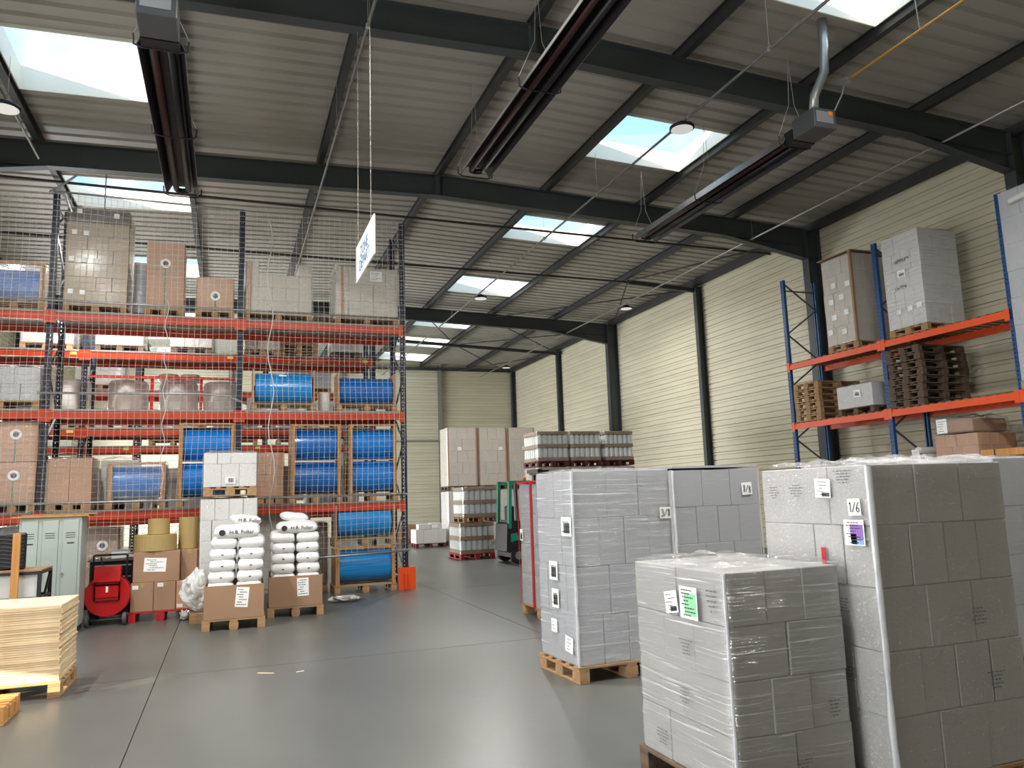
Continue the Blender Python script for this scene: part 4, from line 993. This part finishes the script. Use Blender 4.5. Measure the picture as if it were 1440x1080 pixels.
t = load('small white carton group on a dark red pallet by the gable wall', 5.98, 7.02, 25.9, 26.7, 0, .46, 1, 4, 2, M['cw'], None, 'dred'); boxpart('carton', t, (-.42, -.0, -.39, .0, .465, .64), M['cw'], .005); boxpart('carton', t, (.01, .36, -.39, .0, .465, .66), M['cw'], .005); sheet(t, 'f', .14, .57, .2, .1, .391, lines=2)
load('low brown cartons at the gable wall behind the rack corner', 5.9, 6.7, 28.8, 29.6, 0, .55, 2, 2, 2, M['cb'], None, 'wood')

# forklift
fk = thing('forklift', 'green and black forklift truck with raised mast, facing right', 'forklift', (7.12, 18.5, 0))
m = MB(); m.prism([(-.62, .16), (.34, .16), (.34, .55), (.2, .62), (-.1, .80), (-.62, .80)], -.45, .45); obj('chassis', m, M['black'], fk)
m = MB(); m.prism([(-.70, .30), (-.60, .26), (-.60, 1.0), (-.66, .95)], -.44, .44); m.prism([(-.60, .80), (-.1, .80), (-.15, 1.02), (-.60, 1.05)], -.42, .42); obj('counterweight', m, M['black'], fk)
m = MB(); m.prism([(-.58, .52), (-.36, .58), (-.42, .74), (-.58, .72)], -.456, -.451); obj('green_flash', m, M['fgreen'], fk)
m = MB(); m.prism([(-.14, .50), (.22, .38), (.26, .92), (.12, 1.06), (-.10, 1.02)], -.47, -.40); obj('side_panel', m, M['fgreen'], fk)
m = MB()
for y in (-.42, .42):
    m.beam((-.60, y, .85), (-.56, y, 1.98), .07, .12, (0, 1, 0)); m.beam((-.60, y, 1.98), (-.02, y, 1.98), .06, .07)
for x in (-.5, -.35, -.2, -.06): m.beam((x, -.42, 1.99), (x, .42, 1.99), .03, .02)
obj('overhead_guard', m, M['fgreen'], fk)
for y in (-.42, .42): m = MB(); m.beam((-.06, y, .8), (-.10, y, 1.94), .06, .14, (0, 1, 0)); obj('front_pillar', m, M['navy'], fk)
m = MB(); m.cbox(-.45, -.05, -.22, .22, .82, .94, c=.03); m.cbox(-.5, -.38, -.22, .22, .92, 1.4, c=.03); obj('seat', m, M['black'], fk)
m = MB(); m.bar((.25, 0, .9), (.12, 0, 1.2), .025); obj('steering_column', m, M['black'], fk)
m = MB(); m.lathe([(.13, -.012), (.15, 0), (.13, .012)], 16, 'x', (.1, 0, 1.22), caps=False); obj('steering_wheel', m, M['black'], fk, smooth=True)
for x, r in ((-.42, .2), (.20, .22)):
    for y in (-.47, .47):
        m = MB(); m.lathe([(.05, -.08), (r-.02, -.08), (r, -.05), (r, .05), (r-.02, .08), (.05, .08)], 18, 'y', (x, y, r)); w_ = obj('wheel', m, M['black'], fk, smooth=False)
        m = MB(); m.lathe([(.01, -.085), (r*.5, -.085), (r*.5, .085), (.01, .085)], 14, 'y', (x, y, r)); obj('hub', m, M['lgrey'], w_)
m = MB()
for y in (-.32, .32): m.beam((.40, y, .08), (.40, y, 2.26), .08, .14, (0, 1, 0)); m.beam((.48, y*.75, .1), (.48, y*.75, 2.26), .06, .08, (0, 1, 0))
m.box(.30, .52, -.40, .40, 2.16, 2.27); m.box(.36, .44, -.36, .36, 1.2, 1.28); m.box(.22, .34, -.38, .38, 2.20, 2.30); obj('mast', m, M['black'], fk)
m = MB(); m.bar((.42, 0, .62), (.42, 0, 2.15), .04); obj('lift_cylinder', m, M['galv'], fk)
m = MB(); m.box(.56, .61, -.45, .45, .12, .55); m.box(.61, 1.55, -.3, -.18, .08, .12); m.box(.61, 1.55, .18, .3, .08, .12); m.box(.56, .62, -.3, -.18, .08, .7); m.box(.56, .62, .18, .3, .08, .7); obj('fork_carriage', m, M['black'], fk)
m = MB(); m.lathe([(.045, 0), (.045, .06), (.03, .09), (.001, .095)], 12, 'z', (-.1, -.25, 2.015)); obj('beacon', m, M['orangel'], fk, smooth=True)
m = MB(); m.box(-.50, -.1, -.47, -.452, .22, .36); obj('step', m, M['rubber'], fk)

# ------------------------------------------------------------------ left foreground: plywood, trolley, lockers
pallet('rough pallet carrying the plywood stack', -1.99, 8.54, 0, 1.24, .82, 'wood')
NS = 34; th = .0195
ORDW = ['first', 'second', 'third', 'fourth', 'fifth', 'sixth', 'seventh', 'eighth', 'ninth', 'tenth', 'eleventh', 'twelfth', 'thirteenth', 'fourteenth', 'fifteenth', 'sixteenth', 'seventeenth', 'eighteenth', 'nineteenth', 'twentieth']
ORDW += ['twenty-'+w_ for w_ in ORDW[:9]]+['thirtieth']+['thirty-'+w_ for w_ in ORDW[:9]]
pm_ = []
for k in range(3):
    m = MB(); m.cbox(-.62, .62, -.41, .41, 0, th-.0014, c=.0015); me_ = m.mesh('plywood_sheet', [M['ply2']]); pm_.append(me_)
m = MB(); m.cbox(-.62, .62, -.41, .41, 0, th-.0014, c=.0015); pt_ = m.mesh('plywood_sheet', [M['ply']])
for k in range(NS):
    top = k == NS-1
    bow = .012*math.sin(k/NS*PI)
    o = put('plywood_sheet', pt_ if top else pm_[k % 3], None, (-2.00+random.uniform(-.010, .010)-bow, 8.555+random.uniform(-.008, .008), PZ+.001+k*th), (0, 0, random.uniform(-.010, .010)))
    if top: tag(o, 'topmost pale plywood sheet of the stack at the lower left', 'plywood')
    elif k: tag(o, 'thin yellowish plywood sheet, %s up from the rough pallet' % ORDW[k], 'plywood', 'plywood sheets stacked on the rough pallet')
    elif k == 0: tag(o, 'lowest plywood sheet of the stack, lying on the rough pallet', 'plywood')
pallet('small yellow timber pallet lying in the sun at the lower left corner', -2.06, 7.56, 0, .9, .5, 'pine', 0)
# trolley
t = thing('trolley', 'black framed trolley with pale side panels behind the plywood stack', 'trolley', (-2.60, 11.12, 0))
m = MB()
for x in (-.6, .5):
    for y in (-.3, .3): m.beam((x, y, .12), (x, y, .93), .04, .04, (1, 0, 0))
for z in (.34, .62, .92):
    for y in (-.3, .3): m.beam((-.6, y, z), (.5, y, z), .035, .035)
    for x in (-.6, .5): m.beam((x, -.3, z), (x, .3, z), .035, .035)
m.beam((.5, -.3, .35), (.5, .3, .9), .025, .025); obj('frame', m, M['black'], t)
boxpart('side_panel', t, (-.58, .48, -.29, -.275, .645, .90), M['cw']); boxpart('side_panel', t, (-.58, .48, -.27, -.255, .36, .60), M['cg'])
boxpart('top_board', t, (-.62, .52, -.32, .32, .941, .957), M['cb']); boxpart('shelf', t, (-.58, .48, -.25, .28, .36, .375), M['lgrey'])
for x in (-.55, .45):
    for y in (-.25, .25): m = MB(); m.lathe([(.01, -.02), (.06, -.02), (.06, .02), (.01, .02)], 14, 'y', (x, y, .06)); m.box(x-.02, x+.02, y-.03, y+.03, .1, .13); obj('caster', m, M['rubber'], t)
t = thing('backrest', 'black ribbed backrest standing on the trolley behind the wooden plank', 'backrest', (-2.53, 11.0, .958))
m = MB(); m.cbox(-.26, .24, -.03, .03, 0, .44, c=.02); obj('cushion', m, M['black'], t)
m = MB()
for k in range(9):
    z = .03+k*.045; m.path([(-.25, -.034, z+.02), (-.12, -.045, z), (0, -.036, z+.02), (.12, -.045, z), (.23, -.034, z+.02)], .010, 6)
obj('ribbing', m, M['black'], t, smooth=True)
m = MB(); m.cbox(-.040, .040, -.018, .018, 0, 1.395, c=.003); tag(obj('wooden_plank', m, M['pine'], None, (-2.34, 10.74, .0), (-.0, 0, .0)), 'upright wooden plank standing in front of the black backrest', 'plank')
# lockers
LX0, LX1, LY = -2.62, -1.90, 12.15
t = thing('locker', 'grey green metal locker with three doors and vent slots', 'locker', (-2.26, LY, 0))
hw = .375; hh = 1.80-.24+.0
H_ = 1.56
m = MB(); m.cbox(-hw, hw, .02, .48, .08, H_, c=.008); obj('body', m, M['lock'], t)
boxpart('plinth', t, (-hw+.02, hw-.02, .05, .46, 0, .079), M['lockd'])
for k in range(3):
    x0 = -hw+.012+k*.2443; x1 = x0+.236
    o = boxpart('door', t, (x0+.022, x1-.022, .004, .019, .12, H_-.04), M['lock'], .003)
    m = MB()
    for z in (H_-.22, H_-.25, H_-.28): m.box(x0+.06, x1-.06, .0015, .0035, z, z+.008)
    for z in (.25, .28, .31): m.box(x0+.06, x1-.06, .0015, .0035, z, z+.008)
    stuff(obj('vent_slot', m, M['lockd'], o))
    m = MB(); m.lathe([(.014, -.02), (.014, .003)], 10, 'y', (x0+.04, 0, .80)); m.box(x0+.035, x0+.045, -.03, -.02, .78, .82); obj('lock_knob', m, M['galv'], o)
    if k != 1: boxpart('name_tag', o, (x0+.08, x1-.07, .0005, .0035, H_-.36, H_-.345), M['ink'])
m = MB(); m.cbox(-.45, .47, -.02, .50, 0, .022, c=.003); tag(obj('wooden_board', m, M['pine'], None, (-2.27, LY, H_+.001), (0, 0, .02)), 'thin wooden board lying on top of the locker', 'board')
m = MB(); m.cbox(-.40, .52, .0, .45, 0, .018, c=.003); tag(obj('wooden_board', m, M['cb'], None, (-2.22, LY, H_+.025), (0, 0, -.015)), 'upper brown board on top of the locker', 'board')
# red strapping cart
t = thing('strapping_cart', 'red strap dispenser cart on wheels between the locker and the brown boxes', 'cart', (-1.60, 12.75, 0))
m = MB(); m.lathe([(.01, -.10), (.29, -.10), (.30, -.085), (.30, -.07), (.05, -.06)], 32, 'y', (0, 0, .42), caps=False); obj('front_disc', m, M['red'], t, smooth=False)
m = MB(); m.lathe([(.01, .10), (.30, .10), (.30, .085), (.05, .07)], 32, 'y', (0, 0, .42), caps=False); obj('rear_disc', m, M['red'], t)
m = MB(); m.lathe([(.19, -.06), (.19, .07)], 28, 'y', (0, 0, .42), caps=False); obj('strap_reel', m, M['black'], t, smooth=True)
m = MB(); m.box(-.165, .165, -.135, -.115, .36, .62); m.box(-.165, -.15, -.135, .0, .36, .80); m.box(.15, .165, -.135, .0, .36, .80); m.box(-.15, .15, -.135, -.05, .56, .58); m.box(-.15, .15, -.15, -.05, .40, .43); obj('front_bracket', m, M['red'], t)
m = MB(); m.prism([(-.17, .62), (-.02, .62), (.0, .83), (-.15, .83)], -.17, .17, 'x'); obj('tool_tray', m, M['red'], t)
boxpart('white_mark', t, (-.015, .015, -.138, -.1355, .47, .55), M['paper'])
m = MB()
for x in (-.22, .22): m.bar((x, .12, .10), (x, .12, .98), .014); m.bar((x, .12, .12), (x, -.14, .09), .014)
m.bar((-.22, .12, .98), (.22, .12, .98), .014); m.bar((-.22, -.14, .09), (.22, -.14, .09), .012); obj('frame', m, M['black'], t)
for x in (-.24, .24): m = MB(); m.lathe([(.01, -.022), (.085, -.022), (.09, 0), (.085, .022), (.01, .022)], 18, 'x', (x, -.14, .09)); obj('wheel', m, M['rubber'], t)
for x in (-.24, .24): m = MB(); m.lathe([(.01, -.022), (.085, -.022), (.09, 0), (.085, .022), (.01, .022)], 18, 'x', (x, .12, .09)); obj('wheel', m, M['black'], t)
m = MB(); m.bar((-.08, -.04, .84), (-.11, .0, .96), .012); obj('handle', m, M['black'], t)
# dark cabinet of drawers behind the cart
t = thing('drawer_cabinet', 'dark tool cabinet with white edged drawers behind the red cart', 'cabinet', (-1.62, 13.35, 0))
m = MB(); m.cbox(-.32, .30, 0, .45, .06, .86, c=.008); obj('body', m, M['black'], t)
for k in range(4):
    d = boxpart('drawer', t, (-.29, .27, -.015, -.001, .16+k*.17, .31+k*.17), M['heatd']); boxpart('handle_strip', d, (-.27, .25, -.025, -.0155, .275+k*.17, .295+k*.17), M['galv'])
boxpart('top_mat', t, (-.35, .34, -.03, .46, .861, .885), M['rubber'])
for x in (-.25, .23): boxpart('foot', t, (x-.04, x+.04, .02, .42, 0, .059), M['rubber'])
m = MB(); m.cbox(-.12, .12, -.1, .1, 0, .12, c=.01); t = thing('clear_case', 'small clear plastic case lying on the dark tool cabinet', 'case', (-1.55, 13.55, .886)); obj('case_body', m, M['crumple'], t); boxpart('lid', t, (-.125, .125, -.105, .105, .1205, .135), M['glassd'])
# brown boxes with tape rolls on the red pallet
pallet('bright red pallet under the brown boxes', -.90, 13.05, 0, .86, .62, 'red')
def bxs(label, x0, x1, y0, y1, z0, z1, mt='cb', c=.006):
    t = thing('cardboard_box', label, 'box', ((x0+x1)/2, (y0+y1)/2, z0)); w_, d_, h_ = x1-x0, y1-y0, z1-z0
    m = MB(); m.cbox(-w_/2, w_/2, -d_/2, d_/2, 0, h_, c=c); obj('carton', m, M[mt], t)
    m = MB(); m.box(-.025, .025, -d_/2-.0015, d_/2+.0015, h_-.06, h_+.001); obj('tape', m, M['kraft'], t); return t
b1 = bxs('brown box, left one on the red pallet', -1.31, -1.005, 12.76, 13.3, PZ, .555); sheet(b1, 'f', -.09, .35, .08, .055, .271, lines=2)
b2 = bxs('brown box, middle one on the red pallet', -1.0, -.705, 12.76, 13.3, PZ, .555); sheet(b2, 'f', -.06, .37, .08, .055, .271, lines=2, seed=2)
b3 = bxs('brown box with pink tape, right one on the red pallet', -.70, -.49, 12.78, 13.3, PZ, .555, 'cbp'); sheet(b3, 'f', -.05, .05, .08, .05, .261, lines=2, seed=3); boxpart('pink_tape', b3, (-.09, .09, -.264, -.2605, .35, .40), M['pink'])
b4 = bxs('large brown box with a white paper sheet on top of the three boxes', -1.29, -.66, 12.78, 13.3, .557, 1.0); sheet(b4, 'f', -.02, .25, .30, .20, .261, lines=6, seed=4, rz=.06)
def roll(label, x, y, z, r, h, mt='kraft', grp=None):
    t = thing('paper_roll', label, 'roll', (x, y, z)); m = MB(); m.lathe([(.04, .0), (r-.006, 0), (r, .006), (r, h-.006), (r-.006, h), (.04, h), (.04, 0)], 36, caps=False); obj('paper', m, M[mt], t, smooth=False)
    m = MB(); m.lathe([(.03, .004), (.039, .004), (.039, h+.004), (.03, h+.004), (.03, .004)], 16, caps=False); obj('core', m, M['cb'], t); return t
b5 = bxs('brown box under the standing kraft rolls behind the large box', -.652, -.42, 12.95, 13.40, .557, 1.0); 
roll('wide flat kraft paper roll lying on the large brown box', -1.02, 13.05, 1.002, .30, .24)
roll('narrow kraft paper roll on top of the wide one', -.98, 13.05, 1.244, .155, .235)
roll('tall kraft paper roll standing beside the wide roll', -.56, 13.22, 1.002, .15, .48)
for i, (x, rz, z) in enumerate(((-.42, .25, 0), (-.35, .2, 0))):
    m = MB(); m.cbox(-.06, .06, -.004, .004, 0, .98, c=.001); m.prism([(-.06, .9), (.06, .9), (.03, 1.02), (-.05, 1.0)], -.004, .004); tag(obj('cardboard_strip', m, M['cb'], None, (x, 12.98+.06*i, 0), (.0, 0, rz)), ('left', 'right')[i]+' folded cardboard strip standing beside the white carton stack', 'cardboard')
# white carton stack
WS = load('white carton stack under creased wrap behind the left bags', -.39, .43, 12.85, 13.9, 0, 1.60, 5, 4, 4, M['cw'], FILMC, 'wood', n=110, mz=10, amp=.010, topamp=.012, pal_label='pallet under the white carton stack')
WU = load('upper white cartons with a barcode label on the second pallet', -.36, .42, 12.90, 13.9, PZ+1.60+.042, .53, 2, 3, 4, M['cw'], FILMC, 'wood', n=90, mz=14, amp=.009, topamp=.03, pal_label='pallet between the two white carton stacks', lh=[.36, .17])
sheet(WU, 'f', .0, .10, .15, .10, .5+.024, lines=1, code=(.3, .85, .15, .85), seed=5)
# crumpled film heap
bm = bmesh.new(); bmesh.ops.create_icosphere(bm, subdivisions=4, radius=1)
for v in bm.verts:
    p = v.co.copy(); a = noise.noise(p*2.1)*.35+noise.noise(p*5)*.22; z = (p.z+1)/2
    wd = .15+.10*math.sin(z*3.0+.5); v.co = Vector((p.x*wd*(1+a)-.06*z, p.y*.15*(1+a), z*.62*(1+.2*noise.noise(p*1.5))))
me_ = D.meshes.new('film_heap'); bm.to_mesh(me_); bm.free(); me_.materials.append(M['crumple'])
o = put('film_heap', me_, None, (-.33, 12.28, .125)); tag(o, 'heap of crumpled clear film beside the left bag box', 'film')
pallet('small pallet end under the crumpled film heap', -.33, 12.28, 0, .30, .40, 'wood')
for lb, x, y, s in (('scrap of clear film lying on the floor by the red pallet', -.56, 12.62, .09), ('scrap of clear film on the floor before the blue rolls', 1.85, 13.3, .16)):
    bm = bmesh.new(); bmesh.ops.create_icosphere(bm, subdivisions=3, radius=1)
    for v in bm.verts:
        p = v.co.copy(); a = noise.noise(p*3+Vector((s*50, 0, 0)))*.6; v.co = Vector((p.x*s*(1.6 if s > .1 else .8)*(1+a), p.y*s*.8*(1+a), (p.z+1)*s*(.28 if s > .1 else .7)*(1+a)+.001))
    me_ = D.meshes.new('film_scrap'); bm.to_mesh(me_); bm.free(); me_.materials.append(M['crumple']); tag(put('film_scrap', me_, None, (x, y, .002)), lb, 'film')

# ------------------------------------------------------------------ white bags in cardboard trays
def bag_mesh(w_, d_, h_, seed):
    m = MB(); nx, ny = 14, 16; vs = []; fs = []
    def prof(u): return max(0, 1-abs(u)**6)**.45
    def sp(t): return math.sin(t*PI/2)*.72+t*.28
    for side in (1, -1):
        for i in range(nx+1):
            for j in range(ny+1):
                u, v = sp(i/nx*2-1), sp(j/ny*2-1)
                z = side*h_/2*prof(u)*prof(v)
                z += .010*noise.noise(Vector((u*2.4+seed, v*2.4, side)))*prof(u)*prof(v)*1.6
                y = v*d_/2*(1-.05*abs(u)**2); x = u*w_/2*(1-.06*abs(v)**3)
                x += .006*noise.noise(Vector((v*5, seed, 1)))
                vs.append((x, y, h_/2+z))
    K = (nx+1)*(ny+1)
    for i in range(nx):
        for j in range(ny):
            a = i*(ny+1)+j; b = a+ny+1
            fs.append((a, b, b+1, a+1)); fs.append((K+a+1, K+b+1, K+b, K+a))
    m.add(vs, fs); me = m.mesh('bag', M['bag'], smooth=True)
    b = bmesh.new(); b.from_mesh(me); bmesh.ops.remove_doubles(b, verts=b.verts, dist=.0008); bmesh.ops.recalc_face_normals(b, faces=b.faces); b.to_mesh(me); b.free()
    me.polygons.foreach_set('use_smooth', [True]*len(me.polygons)); return me
BW, BD, BH = .345, .50, .150
bms = [bag_mesh(BW, BD, BH+.016, s) for s in range(5)]
logo = text_mesh('H.B. Fuller', .075, M['ink'])
mk = MB(); mk.box(-.016, .016, -.0008, .0, -.006, .006); mark_me = mk.mesh('print_mark', M['ink'])
def bags(nm, xc, y0, rz, bh):
    c, s = math.cos(rz), math.sin(rz)
    def W(x, y): return (xc+c*x-s*y, y0+s*x+c*y)
    X, Y = W(0, .55); pallet('pallet under the %s bag box' % nm, X, Y, 0, .80, 1.1, 'wood', rz)
    t = thing('cardboard_tray', '%s open brown cardboard box filled with white bags' % nm, 'box', (xc, y0, PZ+.0), rz)
    w_, d_, k = .76, 1.08, .006
    for b in ((-w_/2, w_/2, 0, k), (-w_/2, w_/2, d_-k, d_)): boxpart('side_wall', t, (b[0], b[1], b[2], b[3], .006, bh), M['cb'], .002)
    for b in ((-w_/2, -w_/2+k), (w_/2-k, w_/2)): boxpart('side_wall', t, (b[0], b[1], k+.001, d_-k-.001, .006, bh), M['cb'], .002)
    boxpart('bottom', t, (-w_/2, w_/2, 0, d_, 0, .005), M['cb'])
    sheet(t, 'f', .10, bh-.165, .165, .26, .0015, lines=7, seed=len(nm), rz=.09 if nm == 'left' else -.03)
    z = PZ+.010; nl = 7
    for k in range(nl):
        for r in (0, 1):
            for cx in (0, 1):
                lean = .012*max(0, k-2)*(1 if nm == 'left' else -.3)
                x = (-.180 if cx == 0 else .180)+lean*.8+random.uniform(-.003, .003); y = .03+BD/2+r*(BD+.015)+random.uniform(-.008, .008)+.006*k
                X, Y = W(x, y); o = put('bag', random.choice(bms), None, (X, Y, z+k*BH), (0, 0, rz+random.uniform(-.04, .04)))
                if r == 0 and k >= 2:
                    tag(o, 'white bag in the %s box, front row, %s column, %s' % (nm, ('left', 'right')[cx], ('', '', 'just above the box rim', 'second above the rim', 'third above the rim', 'fourth above the rim', 'highest of the column')[k]), 'bag', 'white bags in the %s box' % nm)
                    if k < 6: put('print_mark', mark_me, o, (0, -BD/2-.004, BH*.52))
                else:
                    tag(o, 'white bag packed low or at the back of the %s box' % nm, 'bag', 'hidden white bags in the %s box' % nm)
    zt = z+nl*BH
    big = bag_mesh(.60, .36, .15, 11+len(nm))
    X, Y = W(.02, .24); o = put('bag', big, None, (X, Y, zt+.012), (.12, 0, rz)); tag(o, 'white bag with printed lettering lying across the top of the %s box' % nm, 'bag')
    put('lettering', logo, o, (.06, -.186, .085), (PI/2-.25, 0, 0)); mm = MB(); mm.lathe([(.001, -.002), (.042, -.002), (.042, .002), (.001, .002)], 16, 'y', (0, 0, 0), caps=False); put('round_mark', mm.mesh('round_mark', M['ink']), o, (-.19, -.181, .083), (-.2, 0, 0))
    b2_ = bag_mesh(.46, .34, .16, 15+len(nm)); X, Y = W(.10 if nm == 'left' else -.04, .60); o = put('bag', b2_, None, (X, Y, zt+.012), (0, -.12, rz+.1)); tag(o, 'white bag at the back on top of the %s box' % nm, 'bag')
    b3_ = bag_mesh(.40, .30, .12, 19+len(nm)); X, Y = W(.12 if nm == 'left' else -.02, .62); o = put('bag', b3_, None, (X, Y, zt+.17), (.12, .1, rz+.25)); tag(o, 'crumpled white bag at the very top of the %s pile' % nm, 'bag')
    if nm == 'left': put('lettering', logo, o, (.02, -.156, .07), (PI/2-.25, 0, 0))
bags('left', .105, 11.25, -.02, .44)
bags('right', .965, 12.02, -.04, .44)

# splinters and paper scraps on the floor
for lb, x, y, l, rz in (('pale splinter lying on the floor in the middle of the aisle', .38, 8.25, .17, -.5), ('short pale splinter beside the longer one on the floor', .70, 8.15, .08, .3), ('dark splinter on the floor beside the plywood pallet', -1.22, 8.28, .12, .6)):
    m = MB(); m.cbox(-l/2, l/2, -.008, .008, .0005, .007, c=.002); tag(obj('splinter', m, M['woodd' if 'dark' in lb else 'ply'], None, (x, y, 0), (0, 0, rz)), lb, 'splinter')
